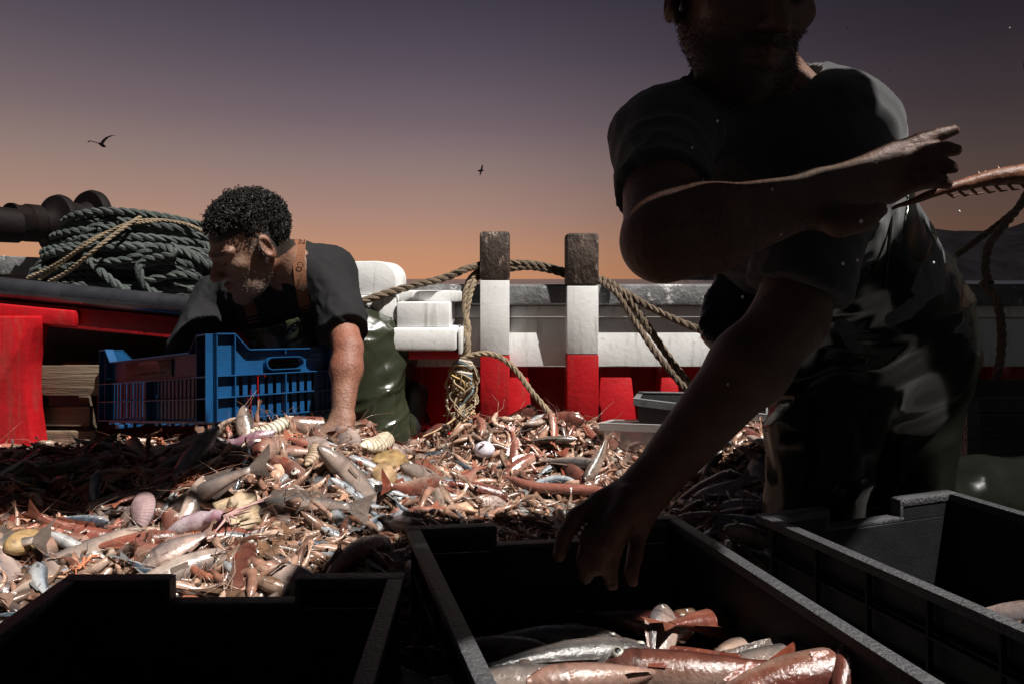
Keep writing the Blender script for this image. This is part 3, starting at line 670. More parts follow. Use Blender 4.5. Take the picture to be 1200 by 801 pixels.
# ------------------------------------------------------------------ black fish crates in the foreground
def fish_crate(o, u, f, Lx, Ly, rim=.18, H=.165, name='fish_crate', label='', m=None, mr=None, notch_side=None, wall=.010, lipw=.0185):
    """o: back-left top corner (xy), u: direction along back edge, f: direction of the long side, towards the camera"""
    m = m or M_black; mr = mr or M_rim
    u = Vector((u[0], u[1], 0)).normalized(); f = Vector((f[0], f[1], 0)).normalized()
    M = Matrix(((u.x, f.x, 0, o[0]), (u.y, f.y, 0, o[1]), (0, 0, 1, rim - H), (0, 0, 0, 1)))   # x right, y towards the camera (left handed, fixed by recalc)
    t = empty(name, (o[0], o[1], rim - H), label, 'fish crate', 'black plastic fish crates in the foreground')
    tp = .014   # taper of the walls
    def B(mb, lo, hi, bev=.002):
        P = [(x, y, z) for z in (lo[2], hi[2]) for (x, y) in ((lo[0], lo[1]), (hi[0], lo[1]), (hi[0], hi[1]), (lo[0], hi[1]))]
        mb.hexa([M @ Vector(p) for p in P], bev)
    def wallp(mb, a, b, n, z0, z1, s0=0, s1=1, th=.004):
        # wall from a to b (top, inner edge of lip), tapering inwards by tp towards the bottom ; n = inward normal
        a = Vector(a); b = Vector(b); n = Vector(n); A = a + (b - a) * s0; Bq = a + (b - a) * s1; P = []
        for z in (z0, z1):
            k = tp * (1 - z / H); P += [A + n * k, Bq + n * k, Bq + n * (k + th), A + n * (k + th)]
        P = [M @ Vector((p.x, p.y, z0 if i < 4 else z1)) for i, p in enumerate(P)]
        mb.hexa(P, .001, seg=1)
    lz0, lz1 = H - .012, H
    mb = MB()
    # notch in both short ends: the handle
    n0, n1 = Lx * .31, Lx * .69; nd = .022
    for y0, y1 in ((0, lipw), (Ly - lipw, Ly)):
        B(mb, (0, y0, lz0), (n0, y1, lz1)); B(mb, (n1, y0, lz0), (Lx, y1, lz1))
        B(mb, (n0 - .004, y0, lz0 - nd), (n1 + .004, y1, lz0 - nd + .007))
        for nn in (n0, n1): B(mb, (nn - .003, y0 + .0005, lz0 - nd), (nn + .003, y1 - .0005, lz1 - .001), .001)
    for x0, x1 in ((0, lipw), (Lx - lipw, Lx)): B(mb, (x0, lipw - .0, lz0 + .0002), (x1, Ly - lipw, lz1 + .0003))
    mb.build('rim', mr, t)
    mb = MB()
    for (a, b, n) in (((lipw * .6, lipw * .6), (Lx - lipw * .6, lipw * .6), (0, 1)), ((lipw * .6, Ly - lipw * .6), (Lx - lipw * .6, Ly - lipw * .6), (0, -1))):
        wallp(mb, (*a, 0), (*b, 0), (*n, 0), 0, lz0 - nd - .0005); L_ = Lx - lipw * 1.2
        wallp(mb, (*a, 0), (*b, 0), (*n, 0), lz0 - nd, lz0 + .001, 0, (n0 - lipw * .6) / L_); wallp(mb, (*a, 0), (*b, 0), (*n, 0), lz0 - nd, lz0 + .001, (n1 - lipw * .6) / L_, 1)
    for (a, b, n) in (((lipw * .6, lipw * .6), (lipw * .6, Ly - lipw * .6), (1, 0)), ((Lx - lipw * .6, lipw * .6), (Lx - lipw * .6, Ly - lipw * .6), (-1, 0))):
        wallp(mb, (*a, 0), (*b, 0), (*n, 0), 0, lz0 + .001)
    # outside stiffeners
    for k in range(8):
        y = .03 + (Ly - .06) * k / 7
        B(mb, (.003, y - .0015, .02), (.011, y + .0015, lz0), .0005); B(mb, (Lx - .011, y - .0015, .02), (Lx - .003, y + .0015, lz0), .0005)
    for z in (.06, .11):
        B(mb, (.004, .01, z), (.013, Ly - .01, z + .003), .0005); B(mb, (Lx - .013, .01, z), (Lx - .004, Ly - .01, z + .003), .0005); B(mb, (.01, .004, z), (Lx - .01, .016, z + .003), .0005)
    mb.build('walls', m, t)
    mb = MB(); B(mb, (.02, .02, 0), (Lx - .02, Ly - .02, .005)); mb.build('floor_panel', m, t)
    return t, M
def dirn(a, b): return (b[0] - a[0], b[1] - a[1])
fcA, MA = fish_crate((-.512, .790), (1, .012), (.035, -1), .388, .60, label='empty black fish crate at the lower left corner of the photo')
fcB, MBc = fish_crate((-.1475, .944), (.378, .045), (.30, -.953), .385, .60, label='middle black fish crate holding the big fish, under the reaching hand')
fcC, MCc = fish_crate((.352, .992), (.36, .118), (.39, -.92), .372, .60, label='right black fish crate with bright rim lines, almost empty, in front of the kneeling knees')
# grey crates in the background
g1 = empty('plastic_box', W(800, 500, 1.95), 'dark grey plastic box with a sloping pale rim behind the reaching arm, near the bulwark', 'plastic box')
def openbox(mbw, mbr, P, h, lip=.012, th=.003, tp=.02, hole=None):
    """P: 4 top corners (ccw seen from above), open top box of height h"""
    P = [Vector(p) for p in P]; c = sum(P, Vector()) / 4
    for i in range(4):
        a, b = P[i], P[(i + 1) % 4]; ai = a + (c - a) * .09; bi = b + (c - b) * .09
        up = Vector((0, 0, .005)); mbr.hexa([a, b, bi, ai, a + up, b + up, bi + up, ai + up], .001, seg=1)
        dn = Vector((0, 0, .016)); a1 = a + (c - a) * .01; b1 = b + (c - b) * .01
        mbr.hexa([a - dn, b - dn, b1 - dn, a1 - dn, a - up * .1, b - up * .1, b1 - up * .1, a1 - up * .1], .0005, seg=1)
        a2 = a + (c - a) * .05; b2 = b + (c - b) * .05; a3 = a2 + (c - a2) * tp * 3 + Vector((0, 0, -h)); b3 = b2 + (c - b2) * tp * 3 + Vector((0, 0, -h))
        iv = (c - (a + b) / 2); iv.z = 0; iv = iv.normalized() * th
        mbw.hexa([a3, b3, b3 + iv, a3 + iv, a2 - up * .2, b2 - up * .2, b2 + iv - up * .2, a2 + iv - up * .2], 0)
    fl = [p + (c - p) * .11 + Vector((0, 0, -h)) for p in P]; mbw.hexa([p for p in fl] + [p + Vector((0, 0, .003)) for p in fl], 0)
mw_, mr_ = MB(), MB()
openbox(mw_, mr_, (W(742, 468, 1.90), W(905, 488, 1.78), W(905, 462, 2.03), W(748, 460, 2.07)), .12)
mw_.build('walls', mat('charcoal_plastic', (.035, .036, .038), .45, bump=.2), g1); mr_.build('rim', M_graypl, g1)
g2 = empty('tray', W(770, 510, 1.75), 'pale metal edged tray of clear plastic standing among the shrimps behind the reaching arm', 'tray')
mw_, mr_ = MB(), MB(); openbox(mw_, mr_, (W(702, 497, 1.83), W(800, 500, 1.74), W(830, 494, 1.86), W(716, 493, 1.93)), .07)
mw_.build('walls', mat('clear_plastic', (.55, .5, .5), .15, trans=.75), g2); mr_.build('rim', mat('pale_metal', (.5, .5, .5), .35, metal=.5, bump=.2), g2)
g3 = empty('plastic_box', W(1160, 490, 1.75), 'dark slatted plastic box behind the big man at the right edge', 'plastic box')
mb = MB()
for (y0, y1) in ((465, 469), (484, 487), (500, 503), (515, 518)):
    a_ = W(1134, y0, 1.62); b_ = W(1290, y0, 1.60); mb.box((a_.x, 1.62, zpx(y1, 1.62)), (b_.x, 1.632, zpx(y0, 1.62)), bev=.001)
a_ = W(1134, 468, 1.62)
mb.box((a_.x + .001, 1.633, .02), (a_.x + .45, 1.638, zpx(468, 1.62)), bev=0); mb.box((a_.x, 1.622, .02), (a_.x + .03, 1.632, zpx(469.5, 1.62)), bev=.001)
mb.box((a_.x, 1.639, .02), (a_.x + .004, 1.95, zpx(468, 1.62)), bev=.001); mb.box((a_.x, 1.95, .02), (a_.x + .45, 1.955, zpx(468, 1.62)), bev=0)
mb.build('walls', mat('charcoal_plastic', (.03, .031, .033), .4), g3)
g4 = empty('plastic_box', W(905, 500, 1.72), 'dark grey box edge seen in the gap between the reaching arm and the big man', 'plastic box')
mw_, mr_ = MB(), MB(); openbox(mw_, mr_, (W(868, 498, 1.80), W(940, 498, 1.80), W(940, 490, 2.0), W(872, 490, 2.0)), .1); mw_.build('walls', MATS['charcoal_plastic'], g4); mr_.build('rim', M_graypl, g4)
# ------------------------------------------------------------------ seafood
SP = dict(  # L, depth, width, back, side, belly, fork, eye
    sardine=dict(L=.105, d=.095, w=.07, back=(.03, .045, .06), side=(.33, .36, .40), belly=(.46, .46, .45), fork=.8, fin=(.16, .16, .16), eye=.5),
    picarel=dict(L=.12, d=.12, w=.085, back=(.075, .06, .05), side=(.26, .23, .20), belly=(.42, .39, .36), fork=.7, fin=(.2, .15, .12), eye=.6, stripe=.2),
    mullet=dict(L=.13, d=.11, w=.095, back=(.16, .05, .035), side=(.30, .145, .11), belly=(.40, .30, .26), fork=.6, fin=(.28, .12, .08), eye=.5),
    gurnard=dict(L=.17, d=.11, w=.115, back=(.10, .030, .022), side=(.19, .085, .062), belly=(.36, .29, .25), fork=.3, fin=(.22, .07, .045), eye=.85, head=1.25),
    hake=dict(L=.22, d=.082, w=.075, back=(.085, .08, .078), side=(.28, .27, .26), belly=(.46, .44, .41), fork=.15, fin=(.16, .15, .14), eye=.5),
    bream=dict(L=.11, d=.19, w=.075, back=(.12, .10, .10), side=(.34, .31, .30), belly=(.46, .43, .41), fork=.6, fin=(.26, .2, .18), eye=.7),
    goby=dict(L=.10, d=.10, w=.095, back=(.11, .065, .04), side=(.22, .15, .10), belly=(.34, .28, .23), fork=.05, fin=(.2, .13, .08), eye=.5, stripe=.5),
)
for _k, _v in SP.items():
    for _s in ('side', 'belly', 'fin'): _v[_s] = tuple(a * b for a, b in zip(_v[_s], (.80, .66, .60) if _k != 'sardine' else (.76, .76, .76)))
def fish_arrays(sp, seed, nl=18, nr=10, scale=1.0, eye=True, bend=None, Lx=None):
    p = SP[sp]; rd = np.random.RandomState(seed); L = (Lx or p['L'] * scale); hd = p.get('head', 1)
    T = np.concatenate([np.linspace(0, .12, 4, endpoint=False), np.linspace(.12, .86, nl - 4)])
    pd = np.interp(T, [0, .03, .08, .16, .28, .45, .65, .80, .86], [.16, .38 * hd, .62 * hd, .84 * (hd + 1) / 2, 1, .95, .66, .36, .30])
    pw = np.interp(T, [0, .03, .08, .16, .28, .45, .65, .80, .86], [.18, .42 * hd, .72 * hd, .95 * (hd + 1) / 2, 1, .90, .55, .22, .12])
    bend = rd.uniform(-1, 1) if bend is None else bend; bz = rd.uniform(-.4, .4)
    V, Cc, Fq = [], [], []
    def spine(t): return np.array([(t - .45) * L, bend * .22 * L * (t - .4) ** 2 * 2, bz * .2 * L * (t - .4) ** 2 * 2])
    tx = lambda t: (spine(t + .01) - spine(t - .01)) / np.linalg.norm(spine(t + .01) - spine(t - .01))
    for i, t in enumerate(T):
        c = spine(t); x = tx(t); y = np.array([-x[1], x[0], 0.]); y /= np.linalg.norm(y); z = np.cross(x, y)
        for k in range(nr):
            a = 2 * math.pi * k / nr; ca, sa = math.cos(a), math.sin(a)
            V.append(c + y * ca * pd[i] * p['d'] * L + z * sa * pw[i] * p['w'] * L)
            q = ca + .25 * (rd.rand() - .5)
            bk, sd, bl = (np.array(p[s]) for s in ('back', 'side', 'belly'))
            col = bl + (sd - bl) * np.clip((q + .9) / .7, 0, 1); col = col + (bk - col) * np.clip((q - .15) / .4, 0, 1)
            if p.get('stripe') and int(t * 17) % 2: col = col * (1 - p['stripe'] * .5 * (q > -.4))
            if t < .2: col = col * .85 + np.array((.10, .05, .04)) * .15
            if .175 < t < .215: col = col * .62
            V_ = None; Cc.append(col)
    n = len(T)
    for i in range(n - 1):
        for k in range(nr):
            a = i * nr + k; b = i * nr + (k + 1) % nr; Fq.append((a, b, b + nr, a + nr))
    # nose cap and tail cap
    for base in (0, (n - 1) * nr):
        for k in range(0, nr // 2 - 1): Fq.append((base + k, base + k + 1, base + nr - 2 - k, base + nr - 1 - k) if k < nr // 2 - 1 else None)
    fc = np.array(p['fin'])
    def fin(pts2, th=.0006, col=fc):
        b = len(V); m = len(pts2) // 2
        for q in pts2: V.append(np.array(q)); Cc.append(col * rd.uniform(.75, 1.2))
        for i in range(m - 1): Fq.append((b + i, b + i + 1, b + m + i + 1, b + m + i))
    c = spine(.85); x = tx(.85); y = np.array([-x[1], x[0], 0.]); hh = .30 * p['d'] * L; sp_ = .12 * L; fk = p['fork'] * .09 * L
    root = [c + y * hh * s for s in (-1, -.5, 0, .5, 1)]; wv = rd.uniform(-.03, .03, 5) * L
    tip = [c + x * (.17 * L if abs(s) > .2 else .17 * L - fk) * (1 if abs(s) == 1 else .88) + y * sp_ * s + np.array([0, 0, wv[j]]) for j, s in enumerate((-1, -.5, 0, .5, 1))]
    fin(root + tip)
    def edgefin(t0, t1, sgn, hgt, m=5):
        r0, r1 = [], []
        for j in range(m):
            t = t0 + (t1 - t0) * j / (m - 1); c = spine(t); x = tx(t); y = np.array([-x[1], x[0], 0.]); d_ = np.interp(t, T, pd) * p['d'] * L
            r0.append(c + y * sgn * d_ * .9); r1.append(c + y * sgn * (d_ + hgt * L * (1 - .6 * j / (m - 1))) + x * .04 * L)
        fin(r0 + r1)
    edgefin(.33, .70, 1, .05); edgefin(.55, .72, -1, .035, 4)
    for sgn in (-1, 1):   # pectorals
        c = spine(.25); x = tx(.25); y = np.array([-x[1], x[0], 0.]); z = np.array([0, 0, 1.]) * sgn; w_ = p['w'] * L
        a0 = c - y * .25 * p['d'] * L + z * w_ * .97; fin([a0 + y * .015 * L, a0 - y * .02 * L, a0 + x * .095 * L + y * .018 * L - z * .004 * L, a0 + x * .09 * L - y * .022 * L - z * .002 * L])
    if eye:
        for sgn in (-1, 1):
            c = spine(.095); x = tx(.095); y = np.array([-x[1], x[0], 0.]); z = np.array([0, 0, 1.]) * sgn
            w_ = np.interp(.095, T, pw) * p['w'] * L; o = c + y * .28 * p['d'] * L + z * w_ * .88; er = p['eye'] * .036 * L
            b = len(V); m = 8
            for (rr, hh_, cc) in ((1.15, 0, (.35, .33, .3)), (1.0, .35, (.6, .58, .5)), (.62, .62, (.55, .5, .4)), (.55, .64, (.006, .006, .008)), (.02, .75, (.006, .006, .008))):
                for k in range(m): a = 2 * math.pi * k / m; V.append(o + (x * math.cos(a) + y * math.sin(a)) * er * rr + z * er * hh_); Cc.append(np.array(cc))
            for i in range(4):
                for k in range(m): q = b + i * m + k; r_ = b + i * m + (k + 1) % m; Fq.append((q, r_, r_ + m, q + m) if sgn > 0 else (r_, q, q + m, r_ + m))
    V = np.array(V); Cc = np.array(Cc); mo = fbm(V, 14 / L * .35, 3, seed); Cc = Cc * (1 + .28 * np.clip(mo, -1, 1))[:, None] * np.array((1, 1 - .05, 1 - .08)) ** np.clip(mo * 2, 0, 2)[:, None]
    return V, np.array(Fq), np.clip(Cc, 0, 1)

def tube_arrays(path, r, n, col, flat=1.0):
    mb = MB(); mb.tube(path, r, n, col, cap=False); V = np.array(mb.v); return V, np.array(mb.f), np.tile(np.array(col), (len(V), 1))
def join(parts):
    Vs, Fs, Cs = [], [], []; b = 0
    for V, Fq, c in parts: Vs.append(V); Fs.append(Fq + b); Cs.append(c); b += len(V)
    return np.concatenate(Vs), np.concatenate(Fs), np.concatenate(Cs)
def shrimp_arrays(seed, L=.085, lod=0, pale=0.):
    rd = np.random.RandomState(seed); curl = rd.uniform(.8, 4.2); n = 22 if lod == 0 else 12; nr = 7 if lod == 0 else 5
    base = np.array([(.25, .092, .055), (.25, .125, .085), (.15, .062, .04), (.33, .22, .165)][rd.randint(4)]) * rd.uniform(.6, 1.2) * (1 - pale) + np.array((.40, .29, .22)) * pale
    pth, rad, cols = [], [], []; th = rd.uniform(-.4, .4) ; p = np.array([0., 0, 0]); seg = L / n
    for i in range(n):
        t = i / (n - 1); pth.append(p.copy()); r = np.interp(t, [0, .04, .15, .35, .45, .8, .93, 1], [.10, .45, .85, 1, .92, .55, .25, .12]) * L * .074
        if lod == 0 and t > .38: r *= 1 + .13 * (i % 3 == 0)
        rad.append(r); th += curl / n * (t > .3) * 1.4; p = p + seg * np.array([math.cos(th), math.sin(th), 0])
    V, Fq, _ = tube_arrays(pth, rad, nr, (1, 1, 1)); c = np.tile(base, (len(V), 1))
    for i in range(n): c[i * nr:(i + 1) * nr] *= (1.25 if i % 3 == 0 else .92) * rd.uniform(.9, 1.1)
    parts = [(V, Fq, c)]; P = np.array(pth)
    # tail fan
    d = P[-1] - P[-3]; d /= np.linalg.norm(d); s = np.array([-d[1], d[0], 0]); fv = []
    V = np.array([P[-2], P[-2] + d * L * .03, P[-1] + d * L * .09 + s * L * .035 + (0, 0, .004), P[-1] + d * L * .12 - s * L * .0, P[-2], P[-2] + d * L * .03, P[-1] + d * L * .09 - s * L * .04 + (0, 0, .003), P[-1] + d * L * .11 + (0, 0, .006)])
    parts.append((V, np.array([(0, 1, 3, 2), (4, 5, 7, 6)]), np.tile(base * 1.1, (8, 1))))
    na = 3 if lod == 0 else 1
    for k in range(na):   # antennae
        a = math.pi + rd.uniform(-.7, .7); l = L * rd.uniform(.4, .9); q = [np.array([0, 0, 0.]), np.array([math.cos(a), math.sin(a), rd.uniform(-.2, .3)]) * l * .5, np.array([math.cos(a + .3), math.sin(a + .3), rd.uniform(-.3, .3)]) * l]
        parts.append(tube_arrays([Vector(x) for x in q], [L * .006, L * .004, L * .002], 3, base * .9))
    nlg = 7 if lod == 0 else 3
    for k in range(nlg):
        i0 = int((.2 + .5 * k / nlg) * n); c0 = P[i0]; dd = P[i0 + 1] - P[i0]; dd /= np.linalg.norm(dd); s = np.array([-dd[1], dd[0], 0]); sg = 1
        q = [c0, c0 + s * L * .11 * sg + dd * rd.uniform(-.05, .02) * L + np.array([0, 0, rd.uniform(-.03, .03) * L]), c0 + s * L * .19 + dd * rd.uniform(-.12, 0) * L]
        parts.append(tube_arrays([Vector(x) for x in q], [L * .014, L * .009, L * .004], 3, base * rd.uniform(.6, 1.)))
    V, Fq, c = join(parts); V = V - np.array([P[:, 0].mean(), P[:, 1].mean(), 0]); return V, Fq, np.clip(c, 0, 1)
def lump_arrays(seed, L=.03, cols=((.35, .24, .15),), amp=.35, n=14, asp=(1, .8, .55), f=1.6):
    rd = np.random.RandomState(seed); V, Fq = [], []
    for i in range(n + 1):
        for k in range(n): th = math.pi * (i + .001) / (n + .002); a = 2 * math.pi * k / n; V.append((math.sin(th) * math.cos(a), math.sin(th) * math.sin(a), math.cos(th)))
    V = np.array(V); nz_ = fbm(V, f, 4, seed); V2 = V * (1 + amp * nz_)[:, None] * np.array(asp) * L
    for i in range(n):
        for k in range(n): a = i * n + k; b = i * n + (k + 1) % n; Fq.append((a, a + n, b + n, b))
    c = np.array(cols[rd.randint(len(cols))]); w = (fbm(V, 3, 3, seed + 7) * .5 + .5)[:, None]
    return V2, np.array(Fq), np.clip(c * (.6 + .8 * w), 0, 1)
def scallop_arrays(seed, L=.03):
    rd = np.random.RandomState(seed); nr, na = 7, 33; V, c, Fq = [], [], []; b0 = np.array([(.42, .22, .14), (.55, .42, .33), (.3, .2, .2)][rd.randint(3)])
    for sg in (1, -1):
        b = len(V)
        for i in range(nr):
            r = i / (nr - 1)
            for k in range(na):
                a = R(-65 + 130 * k / (na - 1)) ; rib = (k % 2)
                V.append((r * L * math.cos(a) * 1.0 - L * .4, r * L * math.sin(a), sg * (L * .28 * math.sin(math.pi * min(.98, r) ** .8) * math.cos(a * .9) + rib * L * .025 * r))); c.append(b0 * (1.15 if rib else .7) * (1 - .25 * ((i % 3) == 0)))
        for i in range(nr - 1):
            for k in range(na - 1): q = b + i * na + k; f_ = (q, q + 1, q + na + 1, q + na); Fq.append(f_ if sg < 0 else f_[::-1])
    return np.array(V), np.array(Fq), np.clip(np.array(c), 0, 1)
def banded_arrays(seed, L=.11, r=.016, c0=(.62, .55, .42), c1=(.22, .15, .09), bands=9, curl=.8):
    rd = np.random.RandomState(seed); n = bands * 4; pth, rad = [], []; th = 0; p = np.array([0., 0, 0])
    for i in range(n): t = i / (n - 1); pth.append(p.copy()); rad.append(r * np.interp(t, [0, .1, .5, .9, 1], [.5, .9, 1, .9, .6]) * (1 + .10 * math.sin(i * math.pi / 2))); th += curl / n; p = p + L / n * np.array([math.cos(th), math.sin(th), 0])
    V, Fq, _ = tube_arrays(pth, rad, 14, (1, 1, 1)); c = np.array([np.array(c1) if (j // 14) % 4 == 0 else np.array(c0) * rd.uniform(.85, 1.05) for j in range(len(V))])
    V[:, 2] *= .72; V -= np.array([L * .5, 0, 0]); b = len(V)
    caps = lump_arrays(seed, r * .75, (c0,), .15, 8); c2 = (caps[0] + V[-14:].mean(0), caps[1], caps[2]); c3 = (caps[0] * .8 + V[:14].mean(0), caps[1], caps[2])
    return join([(V, Fq, c), c2, c3])
def crab_arrays(seed, L=.025):
    rd = np.random.RandomState(seed); col = (.45, .16, .08); parts = [lump_arrays(seed, L * .7, (col,), .12, 12, (1, .8, .4))]
    for s in (-1, 1):
        for k in range(5):
            a = R(25 + k * 32) ; dr = np.array([math.cos(a), s * math.sin(a) * 1., 0]); l = L * rd.uniform(1.2, 1.7)
            q = [dr * L * .5, dr * l * .8 + np.array([0, 0, L * .3]), dr * l * 1.3 - np.array([0, 0, L * .2])]; rr = .14 if k == 0 else .08
            parts.append(tube_arrays([Vector(x) for x in q], [L * rr, L * rr * 1.1, L * .03], 5, col))
    return join(parts)
def squid_arrays(seed, L=.09):
    rd = np.random.RandomState(seed); n = 16; T = np.linspace(0, 1, n); pth = [Vector((-L * .5 + t * L, .1 * L * math.sin(t * 2.5), 0)) for t in T]
    rad = np.interp(T, [0, .05, .3, .6, .72, .8, .9, 1], [.01, .05, .15, .14, .10, .12, .10, .05]) * L
    V, Fq, c = tube_arrays(pth, rad, 10, (1, 1, 1)); w = np.clip(fbm(V, 60, 3, seed) * .6 + .5 + V[:, 1] / L * 2, 0, 1)[:, None]; c = np.array((.55, .48, .50)) * (1 - w) + np.array((.22, .10, .13)) * w
    parts = [(V, Fq, c)]
    for k in range(7):
        a = (k - 3) * .16; q = [Vector((L * .5, 0.06 * L, 0)), Vector((L * .65, L * (.06 + a * .3), rd.uniform(-.02, .03) * L)), Vector((L * (.85 + rd.uniform(-.1, .2)), L * (a * .9 + .04), -.02 * L))]
        parts.append(tube_arrays(q, [L * .025, L * .02, L * .006], 5, (.45, .28, .26)))
    return join(parts)
def bits_arrays(seed, L=.03):
    """a torn shrimp leg or weed scrap"""
    rd = np.random.RandomState(seed); q = [Vector((0, 0, 0)), Vector((L * .5, L * rd.uniform(-.3, .3), L * .08)), Vector((L, L * rd.uniform(-.5, .5), 0))]
    c = [(.30, .12, .06), (.2, .08, .04), (.34, .22, .14), (.10, .045, .03)][rd.randint(4)]
    return tube_arrays(catmull(q, 3), [L * .05] * 3 + [L * .04] * 4, 4, c)

# -- surface of the heaps (height above the deck)
rdh = np.random.RandomState(8)
def gauss(x, y, cx, cy, sx, sy, rot=0):
    c, s = math.cos(rot), math.sin(rot); u = (x - cx) * c + (y - cy) * s; v = -(x - cx) * s + (y - cy) * c
    return np.exp(-((u / sx) ** 2 + (v / sy) ** 2) ** 1.35)
def Hh(x, y):
    x = np.asarray(x, float); y = np.asarray(y, float)
    h = .172 * gauss(x, y, -.52, 1.47, .38, .36) 
    h = np.maximum(h, .135 * gauss(x, y, -.95, 1.40, .55, .42, .2)); h = np.maximum(h, .115 * gauss(x, y, -.40, 1.12, .36, .34)); h = np.maximum(h, .10 * gauss(x, y, -.85, 1.0, .42, .35))
    h = np.maximum(h, .112 * gauss(x, y, .06, 1.93, .34, .17)); h = np.maximum(h, .07 * gauss(x, y, .34, 1.80, .34, .17)); h = np.maximum(h, .135 * gauss(x, y, .62, 1.68, .26, .30)); h = np.maximum(h, .09 * gauss(x, y, .48, 1.32, .20, .22)); h = np.maximum(h, .07 * gauss(x, y, .38, 1.16, .17, .15))
    P = np.stack([x.ravel(), y.ravel(), np.zeros(x.size)], 1); n = fbm(P, 9, 3, 21).reshape(x.shape)
    return h * (1 + .16 * n)
_gx, _gy = np.meshgrid(np.arange(-2.2, 1.6, .008), np.arange(.5, 2.5, .008), indexing='ij'); _HG = Hh(_gx, _gy); Hfull = Hh
def Hh(x, y):
    if np.ndim(x): return Hfull(x, y)
    u = min(max((x + 2.2) / .008, 0), _HG.shape[0] - 2.001); v = min(max((y - .5) / .008, 0), _HG.shape[1] - 2.001); i = int(u); j = int(v); a = u - i; b = v - j
    return _HG[i, j] * (1 - a) * (1 - b) + _HG[i + 1, j] * a * (1 - b) + _HG[i, j + 1] * (1 - a) * b + _HG[i + 1, j + 1] * a * b
def Hn(x, y, e=.012):
    gx = (Hh(x + e, y) - Hh(x - e, y)) / (2 * e); gy = (Hh(x, y + e) - Hh(x, y - e)) / (2 * e); v = Vector((-float(gx), -float(gy), 1)); v.normalize(); return v
def front_ok(x, y):
    """outside the foreground crates and people's knees"""
    def inside(M, Lx, Ly, m=.01):
        q = M.inverted() @ Vector((x, y, 0)); return -m < q.x < Lx + m and -m < q.y < Ly + m
    return not (inside(MA, .388, .6) or inside(MBc, .392, .6) or inside(MCc, .372, .6)) and not (x > .62 and y > .95 and y < 1.6 and x < 1.2 and x > .72)
# base mound meshes (wet brown mass the individuals lie on)
gx, gy = np.meshgrid(np.arange(-1.75, 1.0, .012), np.arange(.74, 2.17, .012), indexing='ij')
hz = Hh(gx, gy); Pn = np.stack([gx.ravel(), gy.ravel(), np.zeros(gx.size)], 1)
hz2 = (hz - .022 + .012 * fbm(Pn, 28, 3, 5).reshape(gx.shape)); n0, n1 = gx.shape
Vb = np.stack([gx, gy, np.where(hz2 > -.004, hz2, -.03)], -1).reshape(-1, 3)
ii, jj = np.meshgrid(np.arange(n0 - 1), np.arange(n1 - 1), indexing='ij'); q = (ii * n1 + jj).ravel(); Fb = np.stack([q, q + n1, q + n1 + 1, q + 1], 1)
zq = hz2.reshape(-1); keep = (zq[Fb] > .0).any(1); okc = np.array([front_ok(float(a_), float(b_)) for a_, b_ in Vb[Fb[:, 0], :2]]); Fb = Fb[keep & okc]
use = np.unique(Fb); rm = np.full(len(Vb), -1); rm[use] = np.arange(len(use)); Vb = Vb[use]; Fb = rm[Fb]
wn_ = (fbm(Vb, 45, 3, 9) * .5 + .5)[:, None]; cb = np.array((.035, .014, .01)) * (1 - wn_) + np.array((.15, .07, .04)) * wn_
o = link('catch_heap', npmesh('catch_heap', Vb, Fb, col=cb), M_shrimp); tag(o, 'wet brown mass of mashed shrimp and weed under the heaps of catch on deck', 'catch', kind='stuff')

rdp = random.Random(77)
def pose(x, y, z, nrm, yaw, roll, pitch, s):
    q = nrm.to_track_quat('Z', 'Y').to_matrix().to_4x4()
    return Matrix.Translation((x, y, z)) @ q @ Matrix.Rotation(yaw, 4, 'Z') @ Matrix.Rotation(roll, 4, 'X') @ Matrix.Rotation(pitch, 4, 'Y') @ Matrix.Diagonal((s, s, s, 1))
def visible(x, y, z):
    px = 600 + F * x / y; py = 327 + F * (EYE - z) / y; return -25 < px < 1225 and py < 830
def sample_heap(n, thr=.02, x0=-1.7, x1=.98, y0=.78, y1=2.12, near=False, bias=None):
    o_ = []
    while len(o_) < n:
        x = rdp.uniform(x0, x1); y = rdp.uniform(y0, y1); h = float(Hh(x, y))
        if h < thr or not front_ok(x, y) or not visible(x, y, h): continue
        if near and rdp.random() > (1.35 / y) ** 2.2: continue
        if bias and rdp.random() > bias(x, y): continue
        o_.append((x, y, h))
    return o_
# stuff: thousands of small shrimps and scraps joined into one mass
protos = [shrimp_arrays(100 + k, .055 + .02 * (k % 4), 1, .3 * (k % 3)) for k in range(10)] + [bits_arrays(k, .035) for k in range(14)] + [lump_arrays(k, .011, ((.25, .19, .14), (.16, .09, .05), (.36, .32, .28), (.06, .04, .03))) for k in range(40, 44)]
protos_s = [fish_arrays(s_, 60 + i, 8, 6, .62, eye=False) for i, s_ in enumerate(('sardine', 'mullet', 'picarel', 'goby', 'mullet', 'bream'))]
def mass(name, pts, plist, wts, lift, label, cat):
    Vs, Fs, Cs = [], [], []; b = 0
    for (x, y, h) in pts:
        V, Fq, c = rdp.choices(plist, wts)[0]
        M = pose(x, y, h + rdp.uniform(*lift), Hn(x, y), rdp.uniform(0, 6.28), rdp.gauss(0, .5), rdp.gauss(0, .25), rdp.uniform(.7, 1.25))
        A = np.array(M); Vs.append(V @ A[:3, :3].T + A[:3, 3]); Fs.append(Fq + b); b += len(V); Cs.append(np.clip(c * np.array((1, .92, .88)) * rdp.uniform(.3, 1.0) * (np.array((1.0, .62, .62)) if x < -.62 and y > 1.15 and rdp.random() < .7 else 1), 0, 1))
    o = link(name, npmesh(name, np.concatenate(Vs), np.concatenate(Fs), col=np.concatenate(Cs)), M_shrimp); return tag(o, label, cat, kind='stuff')
mass('shrimp_mass', sample_heap(7600, .012), protos, [3] * 10 + [.35] * 14 + [1.3] * 4, (-.02, .002), 'countless small pink shrimps and scraps making up the heaps of catch', 'shrimps')
